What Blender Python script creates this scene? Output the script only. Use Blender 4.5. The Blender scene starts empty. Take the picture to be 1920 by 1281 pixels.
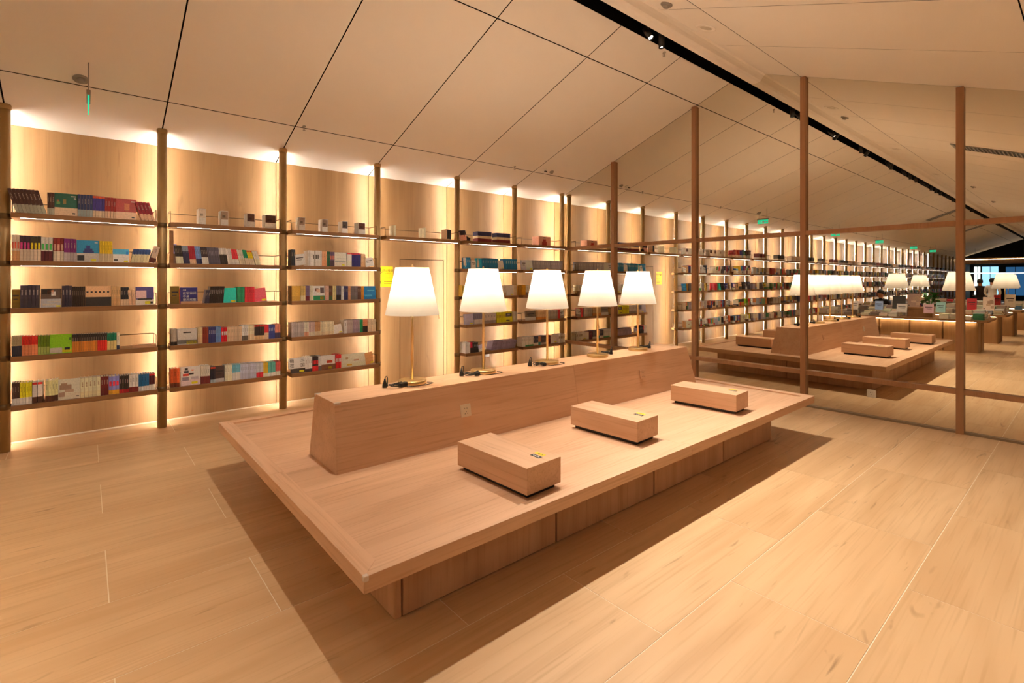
import bpy, bmesh, math, random
from mathutils import Vector, Matrix
R = random.Random(7)
PI = math.pi
SC = bpy.context.scene
COL = SC.collection
RAD = math.radians

# ------------------------------------------------------------------ camera
CAM_H = 1.52
YAW = 0.705
FPX = 940.07
cam_d = bpy.data.cameras.new('camera')
cam = bpy.data.objects.new('camera', cam_d); COL.objects.link(cam)
cam_d.sensor_fit = 'HORIZONTAL'; cam_d.sensor_width = 36.0
cam_d.lens = FPX / 1920 * 36.0
cam_d.shift_y = -(640.5 - 525.6) / 1920
cam_d.clip_start = 0.05; cam_d.clip_end = 200
cam.location = (0, 0, CAM_H)
cam.rotation_euler = (PI / 2, 0, -YAW)
SC.camera = cam

# ------------------------------------------------------------------ world, exposure
w = bpy.data.worlds.new('world'); SC.world = w; w.use_nodes = True
w.node_tree.nodes['Background'].inputs[0].default_value = (1.0, 0.86, 0.7, 1)
w.node_tree.nodes['Background'].inputs[1].default_value = 0.02
SC.view_settings.view_transform = 'Standard'
SC.view_settings.look = 'None'
SC.view_settings.gamma = 1.0
SC.view_settings.use_curve_mapping = False
SC.view_settings.exposure = -0.15
SC.cycles.use_denoising = True
SC.cycles.max_bounces = 8
SC.cycles.diffuse_bounces = 4
SC.cycles.use_adaptive_sampling = True
SC.cycles.adaptive_threshold = 0.2
SC.cycles.adaptive_min_samples = 16
SC.cycles.glossy_bounces = 3
SC.cycles.transmission_bounces = 2
SC.cycles.caustics_reflective = True      # the mirror wall sends light back into the hall
SC.cycles.caustics_refractive = False
SC.cycles.sample_clamp_indirect = 120.0

# light levels (every one belongs to a fixture built further down)
E_STRIP = 280.0      # vertical LED strips behind the posts
E_SHELF = 16.0      # LED strips under the two upper shelves
E_TABLE = 26.0      # LED strips under the table tops
P_SPOT = 250.0      # track spotlights
P_LAMP = 15.0        # table lamps
P_FILL = 14.0       # added fill lights, out of view in the camera-side flat soffit
LED_COL = (1.0, 0.92, 0.80)
SPOT_COL = (1.0, 0.89, 0.74)
LAMP_COL = (1.0, 0.80, 0.58)

# ------------------------------------------------------------------ colour and material helpers
def lin(c):
    c = c / 255.0
    return c / 12.92 if c <= 0.04045 else ((c + 0.055) / 1.055) ** 2.4
def hexc(h):
    return tuple(lin(int(h[i:i + 2], 16)) for i in (0, 2, 4))
MATS = {}
def mat(name, col, rough=0.5, metal=0.0, spec=0.5):
    if name in MATS: return MATS[name]
    m = bpy.data.materials.new(name); m.use_nodes = True
    b = m.node_tree.nodes['Principled BSDF']
    b.inputs['Base Color'].default_value = (*col, 1)
    b.inputs['Roughness'].default_value = rough
    b.inputs['Metallic'].default_value = metal
    b.inputs['Specular IOR Level'].default_value = spec
    MATS[name] = m
    return m
def emit(name, col, strength, sampled=True):
    m = bpy.data.materials.new(name); m.use_nodes = True
    if not sampled: m.cycles.emission_sampling = 'NONE'
    nt = m.node_tree; nt.nodes.clear()
    o = nt.nodes.new('ShaderNodeOutputMaterial'); e = nt.nodes.new('ShaderNodeEmission')
    e.inputs[0].default_value = (*col, 1); e.inputs[1].default_value = strength
    nt.links.new(e.outputs[0], o.inputs[0])
    MATS[name] = m
    return m
def wood(name, c1, c2, c3, axis=0, scale=1.0, rough=0.45, stretch=14.0, bump=0.03, fine=0.35, vary=0.12, checks=0.35):
    """straight grained wood: fine fibres, broad streaks along one axis, per-object offset and tone"""
    m = bpy.data.materials.new(name); m.use_nodes = True
    nt = m.node_tree; N = nt.nodes; L = nt.links
    b = N['Principled BSDF']
    tc = N.new('ShaderNodeTexCoord'); oi = N.new('ShaderNodeObjectInfo')
    mul = N.new('ShaderNodeMath'); mul.operation = 'MULTIPLY'; mul.inputs[1].default_value = 37.0
    L.new(oi.outputs['Random'], mul.inputs[0])
    add = N.new('ShaderNodeVectorMath'); add.operation = 'ADD'
    L.new(tc.outputs['Object'], add.inputs[0]); L.new(mul.outputs[0], add.inputs[1])
    def noise(sc, st, detail, dist):
        mp = N.new('ShaderNodeMapping')
        s = [sc * scale] * 3; s[axis] = sc * scale / st
        mp.inputs['Scale'].default_value = s
        L.new(add.outputs[0], mp.inputs['Vector'])
        n = N.new('ShaderNodeTexNoise'); n.inputs['Scale'].default_value = 1.0
        n.inputs['Detail'].default_value = detail; n.inputs['Roughness'].default_value = 0.6
        n.inputs['Distortion'].default_value = dist
        L.new(mp.outputs[0], n.inputs['Vector'])
        return n
    broad = noise(7.0, stretch * 0.7, 2.0, 0.6)
    fib = noise(70.0, stretch * 2.2, 1.0, 0.0)
    r1 = N.new('ShaderNodeValToRGB')
    r1.color_ramp.elements[0].position = 0.30; r1.color_ramp.elements[0].color = (*c2, 1)
    r1.color_ramp.elements[1].position = 0.66; r1.color_ramp.elements[1].color = (*c1, 1)
    L.new(broad.outputs[0], r1.inputs[0])
    r2 = N.new('ShaderNodeMapRange'); r2.inputs[1].default_value = 0.52; r2.inputs[2].default_value = 0.75
    r2.inputs[3].default_value = 0.0; r2.inputs[4].default_value = fine
    L.new(fib.outputs[0], r2.inputs[0])
    mx = N.new('ShaderNodeMix'); mx.data_type = 'RGBA'
    mx.inputs[7].default_value = (*c3, 1)
    L.new(r2.outputs[0], mx.inputs[0]); L.new(r1.outputs[0], mx.inputs[6])
    chk = noise(16.0, stretch * 0.45, 2.0, 1.0)
    r3 = N.new('ShaderNodeMapRange'); r3.inputs[1].default_value = 0.66; r3.inputs[2].default_value = 0.78; r3.inputs[4].default_value = checks
    L.new(chk.outputs[0], r3.inputs[0])
    mx2 = N.new('ShaderNodeMix'); mx2.data_type = 'RGBA'; mx2.inputs[7].default_value = (*[v * 0.6 for v in c3], 1)
    L.new(r3.outputs[0], mx2.inputs[0]); L.new(mx.outputs[2], mx2.inputs[6]); mx = mx2
    hv = N.new('ShaderNodeHueSaturation')
    mr = N.new('ShaderNodeMapRange'); mr.inputs[3].default_value = 1 - vary; mr.inputs[4].default_value = 1 + vary
    L.new(oi.outputs['Random'], mr.inputs[0]); L.new(mr.outputs[0], hv.inputs['Value'])
    L.new(mx.outputs[2], hv.inputs['Color'])
    L.new(hv.outputs[0], b.inputs['Base Color'])
    b.inputs['Roughness'].default_value = rough
    MATS[name] = m
    return m
def paint(name, col, rough=0.7, amount=0.03, scale=2.0):
    m = mat(name, col, rough)
    nt = m.node_tree; N = nt.nodes; L = nt.links
    tc = N.new('ShaderNodeTexCoord'); n = N.new('ShaderNodeTexNoise'); n.inputs['Scale'].default_value = scale
    n.inputs['Detail'].default_value = 1
    L.new(tc.outputs['Object'], n.inputs['Vector'])
    r = N.new('ShaderNodeValToRGB')
    r.color_ramp.elements[0].color = (*[c * (1 - amount) for c in col], 1)
    r.color_ramp.elements[1].color = (*[min(1, c * (1 + amount)) for c in col], 1)
    L.new(n.outputs[0], r.inputs[0]); L.new(r.outputs[0], N['Principled BSDF'].inputs['Base Color'])
    return m

# wood tones
wood('floor_oak', (0.66, 0.445, 0.25), (0.555, 0.35, 0.18), (0.40, 0.225, 0.095), axis=0, scale=0.8, rough=0.42, fine=0.35, vary=0.04, checks=0.7)
wood('bench_oak', (0.70, 0.445, 0.285), (0.60, 0.36, 0.215), (0.40, 0.20, 0.095), axis=0, rough=0.5, vary=0.05)
wood('bench_oak_cross', (0.70, 0.445, 0.285), (0.60, 0.36, 0.215), (0.40, 0.20, 0.095), axis=1, rough=0.5, vary=0.05)
wood('bench_oak_upright', (0.66, 0.40, 0.24), (0.54, 0.305, 0.17), (0.42, 0.22, 0.11), axis=2, rough=0.5, vary=0.05)
wood('wall_oak', (0.42, 0.24, 0.105), (0.34, 0.185, 0.075), (0.27, 0.135, 0.05), axis=2, scale=0.7, rough=0.5, fine=0.3, vary=0.05)
wood('shelf_oak', (0.34, 0.175, 0.075), (0.27, 0.13, 0.05), (0.20, 0.09, 0.035), axis=0, rough=0.45, vary=0.05)
wood('frame_oak', (0.42, 0.22, 0.105), (0.34, 0.165, 0.075), (0.26, 0.12, 0.05), axis=2, rough=0.45, vary=0.04)
wood('table_oak', (0.40, 0.23, 0.11), (0.33, 0.18, 0.08), (0.25, 0.13, 0.055), axis=2, rough=0.5, vary=0.06)
paint('ceiling_paint', (0.87, 0.82, 0.76), 0.75, 0.02, 1.2)
paint('wall_paint', (0.62, 0.56, 0.48), 0.8, 0.03)
mat('black_void', (0.004, 0.004, 0.004), 0.9, 0, 0.1)
mat('black_metal', (0.012, 0.012, 0.012), 0.4)
mat('bronze', (0.47, 0.31, 0.13), 0.45, 0.35)
mat('bronze_dark', (0.20, 0.125, 0.05), 0.45, 0.4)
mat('brass_rod', (0.17, 0.10, 0.04), 0.4, 0.5)
mat('brass', (0.80, 0.60, 0.30), 0.30, 1.0)
mat('grout', (0.80, 0.69, 0.53), 0.7)
mat('black_rubber', (0.010, 0.010, 0.011), 0.45)
mat('white_plastic', (0.80, 0.78, 0.72), 0.4)
mat('cream_plastic', (0.72, 0.62, 0.48), 0.4)
mat('grey_metal', (0.36, 0.34, 0.31), 0.45, 0.5)
mat('clear_tape', (0.70, 0.58, 0.50), 0.10)
mat('yellow_print', hexc('f2d21c'), 0.5)
mat('black_print', (0.015, 0.015, 0.018), 0.5)
mat('white_print', (0.8, 0.8, 0.8), 0.5)
mat('gold_tube', hexc('b88a2c'), 0.35, 0.3)
mat('mirror_glass', (0.80, 0.765, 0.67), 0.0, 1.0)
mat('channel', (0.26, 0.19, 0.12), 0.5)
mat('skin', hexc('c98f6b'), 0.6)
mat('hair', (0.01, 0.008, 0.007), 0.5)
mat('shirt_white', (0.72, 0.70, 0.66), 0.8)
mat('shirt_dark', (0.02, 0.02, 0.025), 0.8)
mat('trousers', (0.03, 0.035, 0.05), 0.8)
mat('leaf', hexc('2f6b1e'), 0.5)
mat('pot', hexc('b9a58c'), 0.6)
mat('dark_soffit', (0.035, 0.026, 0.02), 0.8)
emit('led_strip', LED_COL, E_STRIP)
emit('led_shelf', LED_COL, E_SHELF)
emit('led_table', (1.0, 0.78, 0.5), E_TABLE)
emit('led_strip_far', LED_COL, E_STRIP, False)
emit('led_shelf_far', LED_COL, E_SHELF, False)
emit('spot_lens', (1.0, 0.9, 0.76), 30.0, False)
emit('exit_green', (0.03, 0.75, 0.38), 1.1, False)
emit('mall_screen', (0.30, 0.62, 1.0), 2.2, False)
emit('mall_white', (0.75, 0.9, 1.0), 4.0, False)
emit('mall_blue', (0.05, 0.2, 0.5), 0.7, False)
def shade_mat():
    m = bpy.data.materials.new('lamp_linen'); m.use_nodes = True
    nt = m.node_tree; N = nt.nodes; L = nt.links; N.clear()
    o = N.new('ShaderNodeOutputMaterial'); t = N.new('ShaderNodeBsdfTranslucent'); d = N.new('ShaderNodeBsdfDiffuse'); mx = N.new('ShaderNodeMixShader')
    tc = N.new('ShaderNodeTexCoord'); n = N.new('ShaderNodeTexNoise'); n.inputs['Scale'].default_value = 60
    r = N.new('ShaderNodeValToRGB'); r.color_ramp.elements[0].color = (0.37, 0.365, 0.355, 1); r.color_ramp.elements[1].color = (0.43, 0.425, 0.415, 1)
    L.new(tc.outputs['Object'], n.inputs['Vector']); L.new(n.outputs[0], r.inputs[0])
    L.new(r.outputs[0], t.inputs[0]); d.inputs[0].default_value = (0.75, 0.72, 0.66, 1)
    mx.inputs[0].default_value = 0.4
    L.new(t.outputs[0], mx.inputs[1]); L.new(d.outputs[0], mx.inputs[2]); L.new(mx.outputs[0], o.inputs[0])
    MATS['lamp_linen'] = m
shade_mat()
def book_mat():
    m = bpy.data.materials.new('printed_paper'); m.use_nodes = True
    nt = m.node_tree; N = nt.nodes; L = nt.links; b = N['Principled BSDF']
    a = N.new('ShaderNodeAttribute'); a.attribute_name = 'print'
    tc = N.new('ShaderNodeTexCoord'); n = N.new('ShaderNodeTexNoise'); n.inputs['Scale'].default_value = 90; n.inputs['Detail'].default_value = 0
    L.new(tc.outputs['Object'], n.inputs['Vector'])
    mr = N.new('ShaderNodeMapRange'); mr.inputs[3].default_value = 0.82; mr.inputs[4].default_value = 1.15
    L.new(n.outputs[0], mr.inputs[0])
    oi = N.new('ShaderNodeObjectInfo'); m2 = N.new('ShaderNodeMapRange'); m2.inputs[3].default_value = 0.86; m2.inputs[4].default_value = 1.14
    L.new(oi.outputs['Random'], m2.inputs[0])
    mm = N.new('ShaderNodeMath'); mm.operation = 'MULTIPLY'; L.new(mr.outputs[0], mm.inputs[0]); L.new(m2.outputs[0], mm.inputs[1])
    hv = N.new('ShaderNodeHueSaturation'); L.new(a.outputs['Color'], hv.inputs['Color']); L.new(mm.outputs[0], hv.inputs['Value'])
    L.new(hv.outputs[0], b.inputs['Base Color']); b.inputs['Roughness'].default_value = 0.42
    MATS['printed_paper'] = m
book_mat()

# ------------------------------------------------------------------ mesh helpers
class MB:
    """collects simple shapes into one mesh; every face carries a material slot and a print colour"""
    def __init__(s): s.v = []; s.f = []; s.m = []; s.c = []; s.sm = []
    def face(s, pts, mi=0, col=None, smooth=False):
        i = len(s.v); s.v += [tuple(p) for p in pts]; s.f.append(tuple(range(i, i + len(pts)))); s.m.append(mi); s.c.append(col); s.sm.append(smooth)
    def quadidx(s, idx, mi=0, col=None, smooth=False):
        s.f.append(tuple(idx)); s.m.append(mi); s.c.append(col); s.sm.append(smooth)
    def box(s, x0, x1, y0, y1, z0, z1, mi=0, col=None, M=None):
        p = [Vector(q) for q in ((x0, y0, z0), (x1, y0, z0), (x1, y1, z0), (x0, y1, z0), (x0, y0, z1), (x1, y0, z1), (x1, y1, z1), (x0, y1, z1))]
        if M is not None: p = [M @ q for q in p]
        i = len(s.v); s.v += [tuple(q) for q in p]
        for q in ((0, 3, 2, 1), (4, 5, 6, 7), (0, 1, 5, 4), (1, 2, 6, 5), (2, 3, 7, 6), (3, 0, 4, 7)):
            s.quadidx([i + k for k in q], mi, col)
        return s
    def prism(s, poly, axis, a, b, mi=0, col=None):
        """extrude a polygon (list of 2D points) along an axis from a to b"""
        def P(p, t):
            return (t, p[0], p[1]) if axis == 0 else ((p[0], t, p[1]) if axis == 1 else (p[0], p[1], t))
        n = len(poly); i = len(s.v)
        s.v += [P(p, a) for p in poly] + [P(p, b) for p in poly]
        s.quadidx([i + k for k in range(n)][::-1], mi, col); s.quadidx([i + n + k for k in range(n)], mi, col)
        for k in range(n):
            k2 = (k + 1) % n; s.quadidx([i + k, i + k2, i + n + k2, i + n + k], mi, col)
        return s
    def lathe(s, prof, n=24, cx=0, cy=0, mi=0, M=None, close=True, smooth=True):
        i = len(s.v)
        for (r, z) in prof:
            for k in range(n):
                a = 2 * PI * k / n
                p = Vector((cx + r * math.cos(a), cy + r * math.sin(a), z))
                if M is not None: p = M @ p
                s.v.append(tuple(p))
        for j in range(len(prof) - 1):
            for k in range(n):
                k2 = (k + 1) % n
                s.quadidx((i + j * n + k, i + j * n + k2, i + (j + 1) * n + k2, i + (j + 1) * n + k), mi, None, smooth)
        if close:
            if prof[0][0] > 1e-5: s.quadidx([i + k for k in range(n)][::-1], mi)
            if prof[-1][0] > 1e-5: s.quadidx([i + (len(prof) - 1) * n + k for k in range(n)], mi)
        return s
    def tube(s, pts, r, n=6, mi=0, closed=False):
        pts = [Vector(p) for p in pts]; m = len(pts); i = len(s.v)
        prev = None
        for j, p in enumerate(pts):
            if closed: d = pts[(j + 1) % m] - pts[j - 1]
            else: d = pts[min(j + 1, m - 1)] - pts[max(j - 1, 0)]
            d = d.normalized() if d.length > 1e-9 else Vector((0, 0, 1))
            if prev is None:
                u = d.orthogonal().normalized()
            else:
                u = (prev - d * prev.dot(d))
                u = u.normalized() if u.length > 1e-6 else d.orthogonal().normalized()
            prev = u; v = d.cross(u)
            for k in range(n):
                a = 2 * PI * k / n
                s.v.append(tuple(p + (u * math.cos(a) + v * math.sin(a)) * r))
        for j in range(m if closed else m - 1):
            j2 = (j + 1) % m
            for k in range(n):
                k2 = (k + 1) % n
                s.quadidx((i + j * n + k, i + j * n + k2, i + j2 * n + k2, i + j2 * n + k), mi, None, True)
        if not closed:
            s.quadidx([i + k for k in range(n)][::-1], mi); s.quadidx([i + (m - 1) * n + k for k in range(n)], mi)
        return s
    def mesh(s, name, mats, bevel=0, segs=2):
        me = bpy.data.meshes.new(name)
        me.from_pydata(s.v, [], s.f)
        for mm in (mats if isinstance(mats, (list, tuple)) else [mats]):
            me.materials.append(MATS[mm])
        me.polygons.foreach_set('material_index', s.m)
        me.polygons.foreach_set('use_smooth', s.sm)
        if any(c is not None for c in s.c):
            at = me.color_attributes.new('print', 'FLOAT_COLOR', 'CORNER')
            buf = []
            for p, c in zip(me.polygons, s.c):
                c = c or (0.5, 0.5, 0.5)
                buf += [c[0], c[1], c[2], 1.0] * p.loop_total
            at.data.foreach_set('color', buf)
        me.update()
        if bevel:
            bm = bmesh.new(); bm.from_mesh(me)
            bmesh.ops.remove_doubles(bm, verts=bm.verts, dist=1e-5)
            es = [e for e in bm.edges if len(e.link_faces) == 2 and e.calc_face_angle(0) > 0.5]
            bmesh.ops.bevel(bm, geom=es, offset=bevel, segments=segs, profile=0.6, affect='EDGES', clamp_overlap=True)
            bm.to_mesh(me); bm.free()
        return me
    def build(s, name, mats, parent=None, loc=None, rot=None, bevel=0, segs=2):
        return obj(name, s.mesh(name, mats, bevel, segs), parent, loc, rot)
def obj(name, me, parent=None, loc=None, rot=None):
    o = bpy.data.objects.new(name, me); COL.objects.link(o)
    if parent is not None: o.parent = parent
    if loc is not None: o.location = loc
    if rot is not None: o.rotation_euler = rot
    return o
def tag(o, label=None, cat=None, group=None, kind=None):
    if label: o['label'] = label
    if cat: o['category'] = cat
    if group: o['group'] = group
    if kind: o['kind'] = kind
    return o
ONES = ['', 'first', 'second', 'third', 'fourth', 'fifth', 'sixth', 'seventh', 'eighth', 'ninth', 'tenth', 'eleventh', 'twelfth', 'thirteenth', 'fourteenth', 'fifteenth', 'sixteenth', 'seventeenth', 'eighteenth', 'nineteenth']
TENS = {2: ('twentieth', 'twenty'), 3: ('thirtieth', 'thirty'), 4: ('fortieth', 'forty')}
def nth(k):
    if k < 20: return ONES[k]
    return TENS[k // 10][0] if k % 10 == 0 else TENS[k // 10][1] + '-' + ONES[k % 10]
def thing(name, label, cat, loc=(0, 0, 0), rot=None, group=None):
    o = bpy.data.objects.new(name, None); COL.objects.link(o); o.location = loc
    o.empty_display_size = 0.1
    if rot is not None: o.rotation_euler = rot
    return tag(o, label, cat, group)
def struct(o): o['kind'] = 'structure'; return o
def copy_tree(o, parent=None):
    c = o.copy(); COL.objects.link(c); c.parent = parent
    for ch in o.children: copy_tree(ch, c)
    return c
FONT_CACHE = {}
def text_mesh(txt, size, matname, align='CENTER'):
    """flat print as a thin mesh in the XZ plane (reads from -y)"""
    key = (txt, size, matname, align)
    if key in FONT_CACHE: return FONT_CACHE[key]
    cu = bpy.data.curves.new('print', 'FONT'); cu.body = txt; cu.size = size; cu.align_x = align; cu.align_y = 'CENTER'; cu.resolution_u = 3
    t = bpy.data.objects.new('print', cu); COL.objects.link(t)
    dg = bpy.context.evaluated_depsgraph_get(); dg.update()
    me = bpy.data.meshes.new_from_object(t.evaluated_get(dg))
    bpy.data.objects.remove(t); bpy.data.curves.remove(cu)
    me.materials.clear(); me.materials.append(MATS[matname])
    me.transform(Matrix.Rotation(PI / 2, 4, 'X'))
    FONT_CACHE[key] = me
    return me

# ------------------------------------------------------------------ main dimensions (metres)
PY = 6.29                      # line of the posts
WY = 6.57                      # shelf wall
MX = 6.623                     # mirror plane
ZEND = -33.0                   # far end of the hall, seen in the mirror
POSTS = [-0.547, 0.604, 1.784, 2.981, 4.265, 5.404, 6.53]
FARP = [-0.547 - 1.18 * k for k in range(1, 27)]
LEFT = lambda y: 5.371 - 0.366 * y          # slope over the shelf wall
RIGHT = lambda y: 3.097 + 0.38 * y          # slope on the camera's side
EY = -0.40                     # eave on the camera's side
SHZ = [2.112, 1.692, 1.275, 0.852, 0.424]   # shelf tops

# ------------------------------------------------------------------ floor
fl = struct(MB().box(ZEND - 6, MX, -3.4, WY, -0.12, -0.0012).build('floor', 'grout'))
ROWS = [-3.36, -2.75, -2.15, -1.76, -1.16, -0.565, 0.03, 0.622, 1.215, 1.805, 2.44, 3.03, 3.63, 4.22, 4.82, 5.42, 6.02, 6.568]
tile_cache = {}
def tile_mesh(a, b):
    k = (round(a, 3), round(b, 3))
    if k not in tile_cache:
        m = MB().box(-a / 2, a / 2, -b / 2, b / 2, -0.012, 0.0)
        tile_cache[k] = m.mesh('floor_tile', 'floor_oak')
    return tile_cache[k]
GAP = 0.0045
far = MB()
for i in range(len(ROWS) - 1):
    y0, y1 = ROWS[i], ROWS[i + 1]
    off = 0.685 if i % 2 == 0 else 0.085
    k0 = math.ceil((ZEND - 6 - off) / 1.2) ; x = off + 1.2 * (k0 - 1)
    while x < MX:
        a0, a1 = max(x, ZEND - 6), min(x + 1.2, MX)
        if a1 - a0 > 0.02:
            if a1 > -1.2 and y1 > -0.7:
                obj('floor_tile', tile_mesh(a1 - a0 - GAP, y1 - y0 - GAP), fl, ((a0 + a1) / 2, (y0 + y1) / 2, 0))
            else:
                far.box(a0 + GAP / 2, a1 - GAP / 2, y0 + GAP / 2, y1 - GAP / 2, -0.012, 0)
        x += 1.2
tag(far.build('distant_floor_tile', 'floor_oak', fl), kind='stuff')

# ------------------------------------------------------------------ shelf wall, clad in oak panels
wb = struct(MB().box(ZEND, MX + 0.1, WY + 0.02, WY + 0.2, -0.1, 3.2).build('wall_back', 'black_void'))
allp = sorted(FARP) + POSTS
edges = [ZEND] + allp[:-1] + [MX]
for a, b in zip(edges[:-1], edges[1:]):
    if b - a < 0.05: continue
    if abs(a - 2.981) < 0.01:      # bay with the flush door: cladding around the opening
        g = 0.004
        MB().box(a + g, 3.46, WY, WY + 0.004, 0, LEFT(WY)).build('wall_panel', 'wall_oak', wb)
        MB().box(4.21, b - g, WY, WY + 0.004, 0, LEFT(WY)).build('wall_panel', 'wall_oak', wb)
        MB().box(3.46, 4.21, WY, WY + 0.004, 1.83, LEFT(WY)).build('wall_panel', 'wall_oak', wb)
        continue
    MB().box(a + 0.004, b - 0.004, WY, WY + 0.004, 0, LEFT(WY)).build('wall_panel', 'wall_oak', wb)
dr = struct(MB().box(3.468, 4.202, WY + 0.001, WY + 0.02, 0.006, 1.822).build('door_1', 'wall_oak'))
MB().box(4.12, 4.135, WY - 0.012, WY + 0.002, 0.93, 1.0).build('door_handle', 'bronze', dr)
bb = struct(MB().box(-0.55, MX, WY - 0.006, WY, 0, 0.012).build('baseboard_back', 'grout'))

# ------------------------------------------------------------------ ceiling: two slopes of jointed panels and a black slot at the ridge
ce = struct(MB().prism([(WY, LEFT(WY) + 0.03), (3.25, LEFT(3.25) + 0.03), (3.25, 4.62), (2.96, 4.62), (2.96, 4.28), (EY, RIGHT(EY) + 0.03), (EY, 4.9), (WY, 4.9)], 0, ZEND, MX).build('ceiling', 'black_void'))
JG = 0.006
def slab(x0, x1, y0, y1, F, name='ceiling_panel'):
    t = 0.0012
    m = MB()
    i = [(x0, y0, F(y0)), (x1, y0, F(y0)), (x1, y1, F(y1)), (x0, y1, F(y1))]
    j = [(p[0], p[1], p[2] + t) for p in i]
    m.v = i + j
    for q in ((0, 3, 2, 1), (4, 5, 6, 7), (0, 1, 5, 4), (1, 2, 6, 5), (2, 3, 7, 6), (3, 0, 4, 7)): m.quadidx(q)
    return m.build(name, 'ceiling_paint', ce)
cx = [ZEND] + sorted(FARP)[1:] + POSTS[:-1] + [MX]
for a, b in zip(cx[:-1], cx[1:]):
    for (y0, y1) in ((3.25, 3.72), (3.72, 5.83), (5.83, WY)):
        slab(a + JG, b - JG, y0 + (JG if y0 > 3.3 else 0), y1 - (JG if y1 < 6.5 else 0), LEFT)
    for (y0, y1) in ((EY, 0.326), (0.326, 2.375), (2.375, 2.78)):
        slab(a + JG * .7, b - JG * .7, y0 + JG * .7, y1 - (JG * .7 if y1 < 2.7 else 0), RIGHT)
# rounded bulkhead between the camera-side slope and the slot
lip = [(2.78, 4.1535), (2.80, 4.143), (2.82, 4.120), (2.84, 4.090), (2.87, 4.076), (2.91, 4.072), (2.96, 4.076), (2.96, 4.35), (2.78, 4.35)]
b_ = MB().prism(lip, 0, ZEND, MX).build('ridge_bulkhead', 'ceiling_paint', ce)
for p in b_.data.polygons: p.use_smooth = False
# flat ceiling and wall on the side behind the camera
MB().box(ZEND, MX, -3.4, EY - 0.002, RIGHT(EY), RIGHT(EY) + 0.05).build('flat_soffit', 'ceiling_paint', ce)
struct(MB().box(ZEND - 6, MX, -3.6, -3.4, -0.1, 5.0).build('wall_front', 'wall_paint'))
# the black track in the slot
tr = thing('lighting_track', 'long black lighting track running along the dark ridge slot', 'track', (0, 3.12, 4.56))
MB().box(ZEND + 0.2, MX - 0.01, -0.02, 0.02, 0, 0.035).build('rail', 'black_metal', tr)

# ------------------------------------------------------------------ mirror wall
wr = struct(MB().box(MX + 0.012, MX + 0.2, -3.4, WY + 0.2, -0.1, 4.6).build('wall_right', 'wall_paint'))
MUL = [-1.95, -0.52, 0.906, 2.328, 3.753, 5.187]
ZU, ZL = 2.087, 0.414
def ceil_z(y): return min(LEFT(y), RIGHT(y)) if y > EY else RIGHT(EY)
ys = [-3.4] + MUL + [WY]
for y0, y1 in zip(ys[:-1], ys[1:]):
    for z0, z1 in ((0.02, ZL), (ZL, ZU), (ZU, None)):
        m = MB()
        if z1 is not None:
            m.box(MX, MX + 0.006, y0, y1, z0, z1)
        else:
            poly = [(y0, z0), (y1, z0), (y1, ceil_z(y1) + 0.04)]
            if y0 < 2.93 < y1: poly += [(3.25, 4.5), (2.96, 4.5)]
            if y0 < EY < y1: poly += [(EY, ceil_z(EY) + 0.04)]
            poly += [(y0, ceil_z(y0) + 0.04)]
            m.prism(poly, 0, MX, MX + 0.006)
        m.build('mirror_pane', 'mirror_glass', wr)
for y in MUL:
    top = min(LEFT(y), RIGHT(y)) if y > EY else RIGHT(EY)
    MB().box(MX - 0.05, MX - 0.001, y - 0.03, y + 0.03, 0.0, top - 0.012).build('mullion', 'frame_oak', wr, bevel=0.003)
for y0, y1 in zip(ys[:-1], ys[1:]):
    for z in (ZL, ZU):
        o = MB().box(MX - 0.046, MX - 0.001, -(y1 - y0) / 2 + 0.031, (y1 - y0) / 2 - 0.031, z - 0.026, z + 0.026).build('rail', 'frame_oak', wr, (0, (y0 + y1) / 2, 0), bevel=0.003)
MB().box(MX - 0.03, MX + 0.01, -3.4, WY, 0, 0.022).build('floor_channel', 'channel', wr)

# ------------------------------------------------------------------ far end of the hall: shop front and the blue-lit mall beyond
wl = struct(MB().box(ZEND - 6.2, ZEND - 6, -3.6, WY + 0.2, -0.1, 5.0).build('wall_left', 'dark_soffit'))
struct(MB().box(ZEND - 6, ZEND, WY, WY + 0.2, -0.1, 5.0).build('wall_mall', 'dark_soffit'))
struct(MB().box(ZEND - 6, ZEND, -3.4, WY, 4.7, 4.9).build('ceiling_mall', 'dark_soffit'))
bm_ = thing('bulkhead_beam', 'brown bulkhead beam across the far shop entrance, seen in the mirror', 'beam', (ZEND - 0.2, 3.0, 2.62))
MB().box(-0.15, 0.15, -6.2, 3.5, 0, 0.42).build('fascia', 'shelf_oak', bm_)
MB().box(0.152, 0.162, -6.2, 3.5, 0.30, 0.33).build('light_line', 'led_table', bm_)
bn = thing('hanging_light', 'slim white linear light hanging low across the entrance, in the mirror', 'light', (ZEND + 4, 3.0, 1.93))
MB().box(-0.03, 0.03, -3.2, 2.4, 0, 0.05).build('diffuser', 'mall_white', bn)
for yy in (-2.9, 0, 2.1): MB().tube([(0, yy, 0.05), (0, yy, 2.0)], 0.006).build('cable', 'black_metal', bn)
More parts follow.
